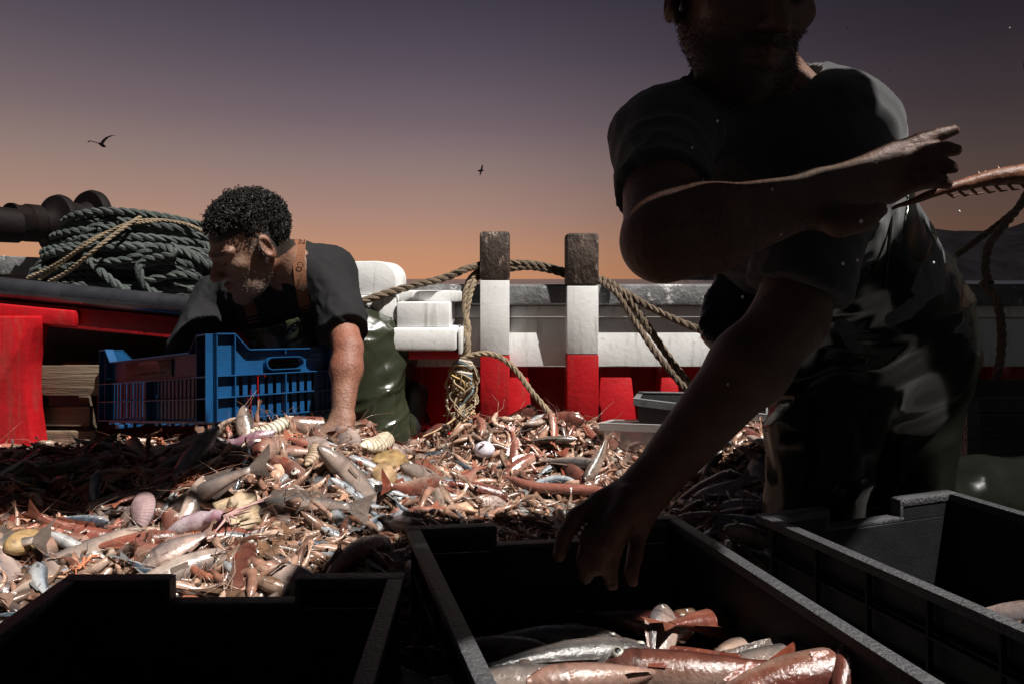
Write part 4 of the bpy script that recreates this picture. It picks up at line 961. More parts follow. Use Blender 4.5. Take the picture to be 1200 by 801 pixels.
mass('small_fish_mass', sample_heap(2300, .02), protos_s, [2, 2, 2, 1, 2, 1], (-.016, .0), 'small broken fish mixed all through the shrimp heaps', 'small fish')
# scraps scattered on the bare deck between the heaps
sc_pts = []
while len(sc_pts) < 300:
    x = rdp.gauss(.05, .42); y = rdp.gauss(1.6, .22)
    if 1.0 < y < 2.1 and float(Hh(x, y)) < .02 and front_ok(x, y) and rdp.random() < (.25 + .75 * (vnoise([[x, y, 0]], 7, 3)[0] > -.1)): sc_pts.append((x, y, .004))
mass('deck_scraps', sc_pts, protos, [3] * 10 + [1] * 14 + [1.5] * 4, (-.001, .002), 'loose shrimps and scraps strewn over the wet planks between the heaps', 'scraps')

# individuals ------------------------------------------------
def variants(fn, n, name, m): 
    r_ = []
    for k in range(n): V, Fq, c = fn(k); r_.append(npmesh(name, V, Fq, col=c)); r_[-1].materials.append(m)
    return r_
def inst(me, name, M, label, cat, group=None):
    o = bpy.data.objects.new(name, me); C.objects.link(o); o.matrix_world = M; return tag(o, label, cat, group)
FM = {s_: variants(lambda k, s_=s_: fish_arrays(s_, 200 + k, 22, 12), 5, s_, M_fish) for s_ in SP}
zone = lambda x, y: ('left heap' if x < -.18 else ('back heap by the posts' if y > 1.72 and x < .45 else 'right hand heap'))
desc = dict(sardine=('slim silver fish', 'fish', 'silver_fish'), picarel=('grey brown striped fish', 'fish', 'striped_fish'), mullet=('small pink red fish', 'fish', 'red_fish'), gurnard=('spiny red fish with a big head', 'fish', 'spiny_red_fish'),
            hake=('long grey white bellied fish', 'fish', 'grey_fish'), bream=('deep bodied pale silver fish', 'fish', 'flat_sided_fish'), goby=('blotched brown fish', 'fish', 'brown_fish'))
wt = dict(sardine=110, picarel=60, mullet=80, gurnard=24, hake=20, bream=44, goby=50)
for s_, n in wt.items():
    for (x, y, h) in sample_heap(n, .028, near=True):
        d_, cat_, nm = desc[s_]
        inst(rdp.choice(FM[s_]), nm, pose(x, y, h + rdp.uniform(-.003, .008), Hn(x, y), rdp.uniform(0, 6.28), rdp.gauss(0, .55), rdp.gauss(0, .18), rdp.uniform(.85, 1.4)),
             f'{d_} among shrimps on the {zone(x, y)}', cat_, f'{d_} on the {zone(x, y)}')
SM = variants(lambda k: shrimp_arrays(400 + k, .10, 0, .25 * (k % 3)), 12, 'shrimp', M_shrimp)
for (x, y, h) in sample_heap(285, .02, near=True):
    inst(rdp.choice(SM), 'shrimp', pose(x, y, h + rdp.uniform(-.002, .008), Hn(x, y), rdp.uniform(0, 6.28), rdp.gauss(0, .6), rdp.gauss(0, .3), rdp.uniform(.65, 1.15)),
         f'curled pink shrimp with thin feelers on the {zone(x, y)}', 'shrimp', f'curled pink shrimps on the {zone(x, y)}')
CR = variants(lambda k: crab_arrays(k, .022), 2, 'crab', M_shrimp); SC = variants(lambda k: scallop_arrays(k, .028), 3, 'scallop_shell', M_shell); LU = variants(lambda k: lump_arrays(900 + k, .02, ((.5, .42, .32), (.30, .2, .13), (.5, .3, .2), (.42, .40, .36))), 6, 'sponge', M_shell)
for me_s, nm, n, d_, cat_, lift in ((CR, 'crab', 14, 'small orange crab', 'crab', .006), (SC, 'scallop_shell', 22, 'ribbed scallop shell', 'shell', .004), (LU, 'sponge', 22, 'rounded tan sponge lump', 'sponge', .002)):
    for (x, y, h) in sample_heap(n, .025, near=True):
        inst(rdp.choice(me_s), nm, pose(x, y, h + lift, Hn(x, y), rdp.uniform(0, 6.28), rdp.gauss(0, .4), rdp.gauss(0, .3), rdp.uniform(.6, 1.1)), f'{d_} lying on the {zone(x, y)}', cat_, f'{d_}s on the {zone(x, y)}')

# distinctive pieces, placed one by one : pixel -> point on the heap surface
def on_heap(px, py, lift=0):
    D = 3.0
    while D > .5:
        p = W(px, py, D)
        if p.z >= float(Hh(p.x, p.y)) and p.z >= 0: break
        D -= .004
    # march from the camera side instead: first hit
    D = .6
    while D < 3.2:
        p = W(px, py, D)
        if p.z <= max(float(Hh(p.x, p.y)), 0): break
        D += .004
    return p.x, p.y, max(float(Hh(p.x, p.y)), 0) + lift
def one(arr, name, m, px, py, yaw, label, cat, roll=0, pitch=0, s=1, lift=.01):
    x, y, z = on_heap(px, py); me = npmesh(name, *arr[:2], col=arr[2]); me.materials.append(m)
    return inst(me, name, pose(x, y, z + lift, Hn(x, y), R(yaw), R(roll), R(pitch), s), label, cat)
one(banded_arrays(1, .12, .021, bands=10), 'sea_cucumber', M_shell, 450, 530, -28, 'large cream ribbed sea creature lying right of the kneeling arm', 'sea creature', lift=.012)
one(lump_arrays(3, .045, ((.24, .15, .06),), .22, 20, (1.3, .8, .5), 2.5), 'sponge', M_shell, 456, 545, -15, 'mottled golden brown sponge below the cream ribbed creature', 'sponge', lift=.006)
one(lump_arrays(4, .032, ((.30, .19, .10),), .12, 16, (1, .85, .7), 1.5), 'sea_squirt', M_shell, 450, 565, 40, 'smooth brown rounded lump beside small silver fish', 'sea squirt', lift=.012)
one(banded_arrays(5, .10, .017, c1=(.08, .06, .04), bands=9), 'mantis_shrimp', M_shell, 320, 513, -6, 'cream mantis shrimp with dark bands just below the blue crate', 'mantis shrimp', lift=.012)
one(banded_arrays(6, .06, .013, (.45, .33, .22), (.10, .06, .04), 8), 'mantis_shrimp', M_shell, 372, 541, 75, 'short dark banded mantis shrimp tail in the middle of the left heap', 'mantis shrimp', lift=.014)
one(lump_arrays(8, .034, ((.24, .17, .085),), .5, 22, (1.2, .8, .7), 3.5), 'sponge', M_shell, 348, 505, 0, 'yellowish rough sponge against the front of the blue crate', 'sponge', lift=.008)
one(lump_arrays(9, .040, ((.34, .25, .16),), .55, 22, (1, .9, .7), 3), 'coral_lump', M_shell, 274, 618, 20, 'cream knobbly coral lump low on the left heap', 'coral', lift=.01)
one(lump_arrays(10, .021, ((.30, .19, .085),), .06, 16, (1.6, 1, .7), 1.2), 'sea_potato', M_shell, 26, 648, 8, 'smooth yellow oval lump at the left edge of the heap', 'sea squirt', lift=.016)
one(fish_arrays('hake', 31, 26, 14, Lx=.20, bend=.1), 'grey_fish', M_fish, 668, 548, 195, 'large silver fish with its tail to the left on the back heap', 'fish', roll=15, lift=.014)
one(fish_arrays('sardine', 32, 26, 14, Lx=.14, bend=2.4), 'silver_fish', M_fish, 645, 568, 200, 'bent bright silver fish in front of the big silver one', 'fish', roll=-10, lift=.012)
one(fish_arrays('mullet', 33, 26, 14, Lx=.15, bend=.2), 'pink_fish', M_fish, 160, 646, 178, 'long pinkish fish with a forked tail just above the lower left crate', 'fish', lift=.016)
one(fish_arrays('bream', 34, 26, 14, Lx=.10, bend=.2), 'pale_fish', M_fish, 206, 655, 60, 'round headed blue grey fish above the lower left crate', 'fish', roll=20, lift=.016)
one(squid_arrays(2, .13), 'squid', M_fish, 225, 632, 62, 'purple and white squid slanting down the front of the left heap', 'squid', lift=.02)
one(squid_arrays(3, .12), 'squid', M_fish, 292, 522, 205, 'violet squid lying below the blue crate corner', 'squid', lift=.016)
one(fish_arrays('sardine', 35, 26, 14, Lx=.14, bend=.1), 'silver_fish', M_fish, 92, 619, 195, 'bright silver fish alone in the shaded left part of the heap', 'fish', roll=10, lift=.014)
for k, (px, py, yw) in enumerate(((412, 583, -62), (442, 578, -50), (455, 582, -60), (470, 568, -35), (405, 548, -60), (433, 552, -50), (466, 612, -14), (450, 620, -10), (428, 600, -60))):
    one(fish_arrays('sardine', 300 + k, 26, 14, Lx=.105, bend=rdp.uniform(-.6, .6)), 'silver_fish', M_fish, px, py, yw, 'slim silver fish in the cluster at the right side of the left heap', 'fish', roll=rdp.uniform(-15, 15), lift=.012)['group'] = 'cluster of slim silver fish right on the left heap'
one(lump_arrays(12, .026, ((.60, .55, .62),), .05, 18, (1.1, .9, .8), 1.2), 'sea_snail', M_shell, 568, 533, 0, 'round pale violet shell on the back heap left of the big silver fish', 'shell', lift=.012)
mbx = tube_arrays(catmull([Vector(p) for p in ((-.16, .012, 0), (-.08, -.012, 0), (0, 0, 0), (.07, .012, 0), (.12, 0, 0))], 6), [.003, .006, .009, .0105, .0115, .012, .012] + [.0125] * 12 + [.012, .010, .008, .006, .004, .002], 12, (.20, .075, .055))
one(mbx, 'eel', M_fish, 664, 579, -7, 'long reddish brown eel stretched across the planks towards the reaching hand', 'eel', lift=.012)
one(fish_arrays('picarel', 36, 26, 14, Lx=.15, bend=1.0), 'dark_fin_fish', M_fish, 700, 556, 110, 'dark striped fish tail standing up from the back heap', 'fish', roll=70, pitch=-35, lift=.03)
one(scallop_arrays(9, .05), 'scallop_shell', M_shell, 165, 612, 35, 'large orange ribbed shell in the lower left part of the heap', 'shell', pitch=-25, lift=.02)

# -- the big fish in the middle crate ------------------------
CF = []
def cfish(sp, px, py, D, yaw, roll, pitch, L, label, bend=0., seed=0):
    V, Fq, c = fish_arrays(sp, 500 + seed, 40, 20, Lx=L, bend=bend); eyeV = None
    me = npmesh('fish', V, Fq, col=c * .72); me.materials.append(M_bigfish); p = W(px, py, D)
    M = Matrix.Translation(p) @ Matrix.Rotation(R(yaw), 4, 'Z') @ Matrix.Rotation(R(pitch), 4, 'Y') @ Matrix.Rotation(R(roll), 4, 'X')
    o = inst(me, {'gurnard': 'red_fish', 'mullet': 'pink_fish', 'hake': 'grey_fish', 'goby': 'brown_fish', 'picarel': 'striped_fish', 'bream': 'pale_fish', 'sardine': 'silver_fish'}[sp], M, label, 'fish', 'fish in the middle black crate'); return o
M_bigfish = mat('big_fish_skin', usecol=True, rough=.22, bump=.5, bscale=170, var=.28, vscale=45, spec=.6, coat=.4, rvar=.1, bdist=.003)

# heads point to local -x ; yaw 0 = head to the left, 180 = head to the right
big = [('gurnard', 808, 788, .70, -10, 25, -6, .20, 'big wet red fish with a round pale eye, nearest in the middle crate', .3),
 ('hake', 668, 768, .745, 200, 20, -8, .24, 'long fish with a bright white belly at the left of the middle crate', .3),
 ('hake', 600, 797, .69, 178, 160, 0, .20, 'white bellied fish at the lower left corner of the middle crate', -.4),
 ('mullet', 836, 729, .835, 214, 10, -20, .19, 'thick pinkish tan fish slanting up to the right in the middle crate', .1),
 ('bream', 776, 744, .79, 250, 150, 22, .10, 'pale round headed fish pointing up between the two long ones', .1),
 ('picarel', 862, 757, .765, 222, -160, -18, .115, 'short blotchy pale fish below the thick pinkish one', -.3),
 ('hake', 920, 772, .715, 172, 150, 4, .21, 'long slender pale fish lying along the right side of the middle crate', -.5),
 ('gurnard', 925, 795, .66, 188, -30, 5, .20, 'red fish with an upright fin at the bottom of the middle crate', .2),
 ('mullet', 985, 800, .64, 235, 55, 30, .10, 'small reddish fish standing head up against the right wall of the middle crate', .1),
 ('mullet', 705, 795, .675, 15, -40, 5, .17, 'pink fish tucked between the red fish and the white belly', .2),
 ('gurnard', 752, 728, .84, 160, 30, 0, .14, 'dim reddish fish behind the pale round headed one', .2),
 ('goby', 812, 722, .86, 30, 10, 5, .12, 'brown fish tail behind the thick pinkish one', .2),
 ('hake', 640, 748, .80, 188, 10, -5, .22, 'dark backed fish in the shade at the back left of the middle crate', .2),
 ('goby', 575, 760, .76, 170, 30, 0, .17, 'dark fish in the left rear corner of the middle crate', .1)]
for k, (sp, px, py, D_, yw, rl, pt, L_, lb, bd) in enumerate(big): cfish(sp, px, py, D_, yw, rl, pt, L_, lb, bd, k)
for k in range(26):
    lx = rdp.uniform(.08, .31); ly = rdp.uniform(.09, .46); p = MBc @ Vector((lx, ly, 0)); z = .035 + .055 * (ly / .46) + rdp.uniform(-.012, .012)
    sp = rdp.choice(['gurnard', 'hake', 'mullet', 'goby']); V, Fq, c = fish_arrays(sp, 700 + k, 24, 12, Lx=rdp.uniform(.12, .18)); me = npmesh('fish', V, Fq, col=c); me.materials.append(M_bigfish)
    inst(me, 'fish', Matrix.Translation((p.x, p.y, z)) @ Matrix.Rotation(rdp.uniform(0, 6.28), 4, 'Z') @ Matrix.Rotation(rdp.gauss(0, .1), 4, 'Y') @ Matrix.Rotation(rdp.gauss(0, .5), 4, 'X'), 'fish half buried under the others in the middle black crate', 'fish', 'buried fish in the middle black crate')
for k, (px, py, D_, yw) in enumerate(((1178, 718, .80, 150),)):
    V, Fq, c = fish_arrays('bream' if k == 0 else 'mullet', 760 + k, 30, 16, Lx=.12); me = npmesh('fish', V, Fq, col=c); me.materials.append(M_bigfish)
    inst(me, 'pale_fish' if k == 0 else 'red_fish', Matrix.Translation(W(px, py, D_)) @ Matrix.Rotation(R(yw), 4, 'Z') @ Matrix.Rotation(R(20), 4, 'Y'), ['pale fish alone in the dark right hand crate', 'red fish tip at the bottom of the right hand crate'][k], 'fish')
# the fish flying from the big man's hand
pth = PW((1046, 244, .80), (1070, 236, .80), (1100, 224, .80), (1130, 216, .80), (1160, 209, .80), (1190, 205, .80), (1230, 203, .80), (1270, 205, .8))
pc = catmull(pth, 6); n = len(pc); rad = np.interp(np.linspace(0, 1, n), [0, .1, .3, .45, .6, .75, .9, 1], [.0018, .0034, .0055, .0075, .0095, .012, .011, .004])
V, Fq, c = tube_arrays(pc, rad, 14, (1, 1, 1)); nn = np.clip(fbm(V, 60, 3, 4) * .5 + .5, 0, 1)[:, None]; cc = np.array((.17, .07, .035)) * nn + np.array((.10, .035, .022)) * (1 - nn)
V = V + fbm(V, 90, 2, 6)[:, None] * .0012
parts = [(V, Fq, cc)]
for px, py in ((1150, 207), (1158, 206), (1173, 201), (1185, 203), (1197, 203)):
    p = W(px, py, .80); parts.append(tube_arrays([p + Vector((0, 0, -.005)), p + Vector((-.002, 0, .002)), p + Vector((-.004, 0, .006))], [.003, .002, .0006], 6, (.4, .28, .2)))
for k in range(7):
    p = W(1110 + k * 14, 226 - k * 2.3, .80) ; q = p + Vector((.012, -.004, -.003 - .001 * k)); parts.append(tube_arrays([p, (p + q) / 2 + Vector((0, 0, -.004)), q], [.002, .0018, .0006], 5, (.25, .11, .06)))
V, Fq, c = join(parts); me = npmesh('thrown_fish', V, Fq, col=c * 1.1); me.materials.append(mat('thrown_fish_skin', usecol=True, rough=.45, bump=.5, bscale=170, var=.3, vscale=60, spec=.3, bdist=.003)); o = bpy.data.objects.new('thrown_fish', me); C.objects.link(o); tag(o, 'thin spiny red fish flying to the right from the raised hand', 'fish')
V, Fq, c = fish_arrays('goby', 3, 20, 12, Lx=.045); me = npmesh('tossed_fish', V, Fq, col=c * .4); me.materials.append(M_bigfish)
inst(me, 'tossed_fish', Matrix.Translation(W(1205, 76, .9)) @ Matrix.Rotation(R(90), 4, 'X') @ Matrix.Rotation(R(95), 4, 'Z'), 'small dark fish in the air at the upper right edge', 'fish')
# water drops
M_drop = mat('water_drop', (.95, .95, .95), .08, trans=.25)  # mostly white body colour stands in for the glint of clear drops
bm = bmesh.new(); bmesh.ops.create_uvsphere(bm, u_segments=10, v_segments=8, radius=.0011); dme = bpy.data.meshes.new('water_drop'); bm.to_mesh(dme); bm.free(); dme.materials.append(M_drop)
for p_ in dme.polygons: p_.use_smooth = True
for (px, py, D_, s_) in ((1126, 213, .8, 1.4), (1124, 248, .8, 1.2), (1042, 83, .9, 1), (1050, 58, .9, 1), (993, 33, .85, .9), (1026, 16, .9, .9), (1009, 259, .74, 1.8), (988, 309, .7, 1.3), (1005, 305, .7, 1.2), (841, 142, .72, 1.1), (811, 173, .72, 1), (1183, 33, .9, .8), (905, 222, .7, 1), (1094, 308, .8, 1.2), (915, 275, .7, .9), (1027, 190, .75, 1.6), (1120, 180, .78, 1), (870, 348, .7, 1.2), (853, 450, .7, .9), (805, 715, .6, 1)):
    o = inst(dme, 'water_drop', Matrix.Translation(W(px, py, D_)) @ Matrix.Diagonal((s_, s_, s_ * 1.3, 1)), 'tiny bright drop of water flying round the big man', 'water drop', 'water drops in the air')
# birds
def bird(px, py, D_, yaw, s_, wings, label):
    t = empty('seagull', W(px, py, D_), label, 'bird'); o = W(px, py, D_); md = M_bird; K = D_ / F   # metres per pixel
    mb = MB(); mb.tube(catmull([o + Vector((x * K, y * K, z * K)) for x, y, z in wings['body']], 4), [K * r for r in np.interp(np.linspace(0, 1, 4 * (len(wings['body']) - 1) + 1), np.linspace(0, 1, len(wings['br'])), wings['br'])], 8); mb.build('body', md, t)
    for w_ in wings['w']:
        mb = MB(); L_ = [o + Vector((x * K, y * K, z * K)) for x, y, z, c_ in w_]; cs = [c_ * K for *_, c_ in w_]; n_ = len(L_); V = []
        for p, c_ in zip(L_, cs):
            for dx, dz in ((-c_, 0), (0, .45 * c_), (c_, 0), (0, -.35 * c_)): V.append(p + Vector((dx * wings['cd'][0], dx * .5, dz + dx * wings['cd'][1])))
        f = [(i * 4 + k, i * 4 + (k + 1) % 4, i * 4 + 4 + (k + 1) % 4, i * 4 + 4 + k) for i in range(n_ - 1) for k in range(4)]; mb.add(V, f); mb.build('wing', md, t)
M_bird = mat('dark_plumage', (.004, .0035, .0035), .9, spec=0)
bird(117, 169, 12, 0, 1, dict(body=[(-2, 0, 1), (1, 0, 0), (4, 0, -2), (7, 0, -3.2)], br=[.4, 1.6, 1.9, 1.7, .5], cd=(.9, -.1),
     w=[[(2, 0, 0, 1.6), (3, 3, 5, 1.7), (5, 6, 9, 1.5), (9, 8, 11.5, 1.1), (14, 9, 12, .3)], [(1, 0, 0, 1.4), (-4, -4, 1.6, 1.2), (-8, -6, 2.5, 1.2), (-10, -7, .5, .3)]]), 'dark seagull gliding at the upper left of the sky')
bird(564, 200, 16, 0, 1, dict(body=[(-4, 0, -.6), (0, 0, 0), (3.5, 0, .4)], br=[.9, 1.2, .2], cd=(.9, .1),
     w=[[(0, 0, 0, 1.1), (.6, 1, 3, 1.2), (1.2, 2, 6.5, .9), (1.6, 2, 7, .2)], [(0, 0, 0, 1.1), (-.7, -1, -3, 1.0), (-1.3, -2, -5.5, .6), (-1.4, -2, -6, .2)]]), 'smaller dark bird in the sky above the two posts')
# ------------------------------------------------------------------ people
SKIN = np.array((.195, .096, .064))
def frame(fwd, left):
    f = Vector(fwd).normalized(); l = Vector(left); l = (l - f * l.dot(f)).normalized(); x = -l; z = x.cross(f)
    return np.array(((x.x, f.x, z.x), (x.y, f.y, z.y), (x.z, f.z, z.z)))
def headsdf(S, c, Mh, s=1.0):
    c = np.array(c); P = lambda x, y, z: c + Mh @ (np.array((x, y, z)) * s)
    def cp(a, b, ra, rb=None, k=.015, op='add'): S.cap(P(*a), P(*b), ra * s, (rb if rb is not None else ra) * s, k * s, op)
    def el(a, r, k=.02, op='add'): S.ell(P(*a), np.array(r) * s, Mh, k * s, op)
    el((0, -.012, .038), (.076, .096, .086)); el((0, .03, -.02), (.064, .066, .085), .03)
    for q in (-1, 1):
        cp((q * .052, .0, -.05), (q * .038, .05, -.088), .018, .018, .03); cp((q * .038, .05, -.088), (0, .078, -.105), .018, .02, .02)
        el((q * .045, .062, -.022), (.022, .018, .016), .02)
        cp((q * .058, .070, .018), (q * .014, .094, .016), .009, .009, .012)
    el((0, .045, -.075), (.045, .045, .035), .02)
    for q in (-1, 1): el((q * .031, .100, -.004), (.018, .016, .012), .012, 'sub'); el((q * .031, .080, -.004), (.0135, .0135, .0135), .002)
    for q in (-1, 1): cp((q * .046, .078, .001), (q * .018, .087, .001), .0035, .0035, .006); 
    cp((0, .090, .008), (0, .116, -.034), .0075, .0125, .012); 
    for q in (-1, 1): el((q * .012, .104, -.040), (.0075, .011, .007), .006); el((q * .007, .108, -.047), (.003, .004, .003), .002, 'sub')
    cp((-.019, .090, -.066), (0, .101, -.064), .005, .006, .007); cp((.019, .090, -.066), (0, .101, -.064), .005, .006, .007)
    cp((-.016, .090, -.077), (.0, .098, -.077), .006, .0065, .006); cp((.016, .090, -.077), (.0, .098, -.077), .006, .0065, .006)
    cp((-.020, .099, -.0712), (.020, .099, -.0712), .002, .002, .003, 'sub')
    for q in (-1, 1):
        E_ = Mh @ np.array(Matrix.Rotation(R(-q * 22), 3, 'Z') @ Matrix.Rotation(R(-12), 3, 'X'))
        S.ell(P(q * .084, -.010, -.008), np.array((.010, .021, .035)) * s, E_, .006 * s); S.ell(P(q * .093, -.004, -.004), np.array((.008, .012, .022)) * s, E_, .004 * s, 'sub'); S.ell(P(q * .079, .004, -.034), np.array((.006, .008, .009)) * s, E_, .005 * s)
        S.ell(P(q * .086, .006, -.008), np.array((.004, .004, .007)) * s, E_, .003 * s)
def headcol(V, col, c, Mh, s, beard=(.07, .05, .04), bd=.7):
    L = (V - np.array(c)) @ Mh / s; x, y, z = L.T; near = (np.abs(x) < .1) & (np.abs(y) < .14) & (z < .14) & (z > -.15)
    n = fbm(V, 260, 2, 3) * .5
    b = np.clip(((-.045 - z) / .02) + n * .7, 0, 1) * (y > .0) * (np.abs(x) < .075) * near
    sb = np.clip((.012 - np.abs(y - .015)) / .006, 0, 1) * (np.abs(x) > .055) * (z < .02) * (z > -.07) * near
    must = (np.abs(z + .055) < .008) * (y > .085) * (np.abs(x) < .03) * near
    lips = (np.abs(z + .071) < .012) * (np.abs(x) < .022) * (y > .088) * near
    w = np.clip(np.maximum.reduce([b * .9, sb, must * .8]), 0, 1) * bd * (1 - lips); B = np.array(beard)
    col = col * (1 - w)[:, None] + B * w[:, None]; li = (lips > 0); col[li] = col[li] * .5 + col[li] * np.array((.9, .6, .6)) * .5
    br = (np.abs(z - .018) < .005) * (np.abs(np.abs(x) - .035) < .022) * (y > .06) * near; col[br > 0] = (.03, .02, .015)
    for q in (-1, 1):
        d = np.sqrt((x - q * .031) ** 2 + (z + .006) ** 2); col[(d < .012) & (np.abs(z + .009) < .0028) & (y > .075) & near] = (.03, .02, .016)
    hr = near & (((z > .045) & (y < .085)) | ((y < -.02) & (z > -.05))); col[hr] = (.02, .016, .013)
    return col
def skincol(V): n = fbm(V, 25, 3, 2)[:, None]; r = fbm(V, 9, 2, 5)[:, None]; return np.clip(SKIN * (1 + .12 * n) + np.array((.03, -.01, -.01)) * r, 0, 1)
def chain(S, pts, rs, k=.004):
    for (a, b, ra, rb) in zip(pts, pts[1:], rs, rs[1:]): S.cap(a, b, ra, rb, k)
def folds(V, Nn, amp, f, axis, stretch, seed=0, sharp=1.5):
    """cloth folds running along axis"""
    a = np.array(axis, float); a /= np.linalg.norm(a); Q = V + (V @ a)[:, None] * a * (stretch - 1)
    w = Q + .35 / f * np.stack([fbm(V, f * .6, 2, seed + 31), fbm(V, f * .6, 2, seed + 37), fbm(V, f * .6, 2, seed + 41)], 1)
    r = np.clip(ridge(w, f, seed), -1, 1); r2 = ridge(w, f * 2.1, seed + 9)
    return V + Nn * (amp * (np.sign(r) * np.abs(r) ** sharp + .35 * r2 - .3))[:, None]
def out_part(S, name, m, par, fold=None, colf=None, extra=None):
    V, Fq = S.mesh(); V = V.astype(float)
    if fold:
        for fd in fold: V = folds(V, normals(V, Fq), *fd)
    col = colf(V) if colf is not None else None
    o = link(name, npmesh(name, V, Fq, col=col), m, par); o['_'] = 0; del o['_']; return o, V, Fq

# ---- the kneeling man at the left
pl = empty('person', (-.5, 1.95, 0), 'kneeling curly haired man in black t-shirt and olive bib waders bending behind the blue crate', 'person')
hc = W(295, 286, 1.72); Mh1 = frame((-.70, -.50, -.47), (.64, -.74, -.06))
SLm, SRm = W(386, 322, 1.90), W(258, 352, 2.0); NB = W(346, 318, 1.84); CC1 = W(338, 352, 1.96); HC1 = W(418, 405, 2.06)
EL1, WL1 = W(408, 408, 1.71), W(401, 490, 1.62); ER1, WR1 = W(226, 408, 1.86), W(262, 480, 1.78)
B1 = SDF((-1.1, 1.50, .08), (-.28, 2.22, .82), .0042)
headsdf(B1, hc, Mh1, 1.0)
v3 = lambda v: np.array(v, float)
B1.cap(v3(hc) + Mh1 @ np.array((0, -.03, -.03)), NB, .052, .062, .03)
B1.cap(NB, SLm, .05, .055, .03); B1.cap(NB, SRm, .05, .055, .03); B1.cap(CC1, HC1, .11, .115, .03); B1.cap(NB, CC1, .07, .10, .04)
B1.cap(SLm, EL1, .050, .036, .02); B1.cap(SRm, ER1, .052, .040, .02)
B1.cap(EL1, EL1 + (WL1 - EL1) * .3, .035, .037, .015); B1.cap(EL1 + (WL1 - EL1) * .3, WL1, .037, .025, .02, sq=((0, 1, 0), .9)); B1.cap(ER1, WR1, .040, .027, .02)
# hands buried in the catch
for Wd, sx in ((WL1, 1), (WR1, 1)):
    kn = Wd + Vector((-.012, -.05, -.055))
    for j in range(4):
        a = Vector(((j - 1.5) * .019, 0, 0)); B1.cap(Wd + a * .5, kn + a, .017, .012, .01)
        m_ = kn + a + Vector((-.004, -.022, -.026)); t_ = m_ + Vector((.0, -.004, -.030)); chain(B1, [kn + a, m_, t_], [.0105, .009, .0075])
    chain(B1, [Wd + Vector((-.015, -.01, -.01)), Wd + Vector((-.045, -.03, -.03)), Wd + Vector((-.05, -.05, -.055))], [.014, .012, .008])
_, V1, F1 = out_part(B1, 'body', M_skin, pl, colf=lambda V: headcol(V, skincol(V), hc, Mh1, 1.0, (.13, .11, .10), .38))
# t-shirt
T1 = SDF((-1.1, 1.60, .2), (-.25, 2.28, .75), .005)
T1.cap(NB + Vector((-.005, .02, .0)), CC1, .088, .135, .04); T1.cap(CC1, HC1, .135, .14, .05)
T1.cap(NB + Vector((.015, .02, -.012)), SLm, .062, .072, .04); T1.cap(NB, SRm, .060, .070, .04)
e1 = SLm + (EL1 - SLm) * .80; e2 = SRm + (ER1 - SRm) * .95
T1.cap(SLm, e1, .070, .064, .03); T1.cap(SRm, e2, .072, .066, .03)
T1.cut(e1, EL1 - SLm, e1 - Vector((.1, .1, .1)), e1 + Vector((.1, .1, .07)))
T1.cap(v3(hc) + Mh1 @ np.array((0, -.03, -.06)), v3(NB) + np.array((-.02, -.015, .02)), .048, .054, .006, 'sub')
T1.ell(v3(hc), (.11, .12, .12), Mh1, .01, 'sub')
_, VT, FT = out_part(T1, 't_shirt', M_shirt, pl, fold=[(.006, 13, (.5, .3, -.8), .25, 3, 1.8), (.002, 36, (.7, 0, -.7), .3, 8)])
def ray_surf(V, px, py, off=.004):
    """nearest surface vertex along the pixel's line of sight"""
    qx = 600 + F * V[:, 0] / V[:, 1]; qy = 327 + F * (EYE - V[:, 2]) / V[:, 1]
    m = (qx - px) ** 2 + (qy - py) ** 2 < 9; 
    if not m.any(): m = (qx - px) ** 2 + (qy - py) ** 2 < 60
    D_ = V[m][:, 1].min() if m.any() else 1.8
    return W(px, py, D_ - off)
def strap(V, pix, w, name, m, par, off=.005):
    """flat band: pix = list of (px,py) centre line"""
    C_ = [Vector(ray_surf(V, *p, off)) for p in pix]; C_ = catmull(C_, 4)
    for _ in range(3): C_ = [C_[0]] + [(C_[i - 1] + C_[i] * 2 + C_[i + 1]) / 4 for i in range(1, len(C_) - 1)] + [C_[-1]]
    vs_, fs = [], []; n = len(C_)
    for i, c in enumerate(C_):
        t = (C_[min(i + 1, n - 1)] - C_[max(i - 1, 0)]).normalized(); vd = (c - Vector((0, 0, EYE))).normalized(); s_ = t.cross(vd).normalized(); nn = s_.cross(t).normalized()
        if nn.dot(vd) > 0: nn = -nn
        for a, b in ((-1, 0), (1, 0), (1, -1), (-1, -1)): vs_.append(c + s_ * a * w / 2 + nn * b * .0025)
    for i in range(n - 1):
        for k in range(4): fs.append((i * 4 + k, i * 4 + (k + 1) % 4, i * 4 + 4 + (k + 1) % 4, i * 4 + 4 + k))
    fs += [(0, 3, 2, 1), tuple((n - 1) * 4 + k for k in range(4))]
    mb = MB(); mb.add(vs_, fs, smooth=False); mb.build(name, m, par); return C_
C1 = strap(VT, [(352, 281), (351, 292), (350, 305), (351, 320), (353, 335), (356, 352), (358, 359)], .029, 'strap', M_strap, pl, .016)
strap(VT, [(285, 342), (288, 350), (293, 360), (296, 370)], .028, 'strap', M_strap, pl, .012)
M_blk = mat('black_print', (.01, .008, .006), .6)
for ch, (px, py) in zip('NOIS', ((354, 284), (352, 311), (353, 325), (355, 338))):
    p = ray_surf(VT, px, py, .0215); vd = (p - Vector((0, 0, EYE))).normalized(); rt = vd.cross(Vector((0, 0, 1))).normalized(); up = rt.cross(vd)
    A_ = Matrix(((rt.x, up.x, -vd.x, p.x), (rt.y, up.y, -vd.y, p.y), (rt.z, up.z, -vd.z, p.z), (0, 0, 0, 1))); lettering(ch, .021, A_, M_blk, pl)
mb = MB()
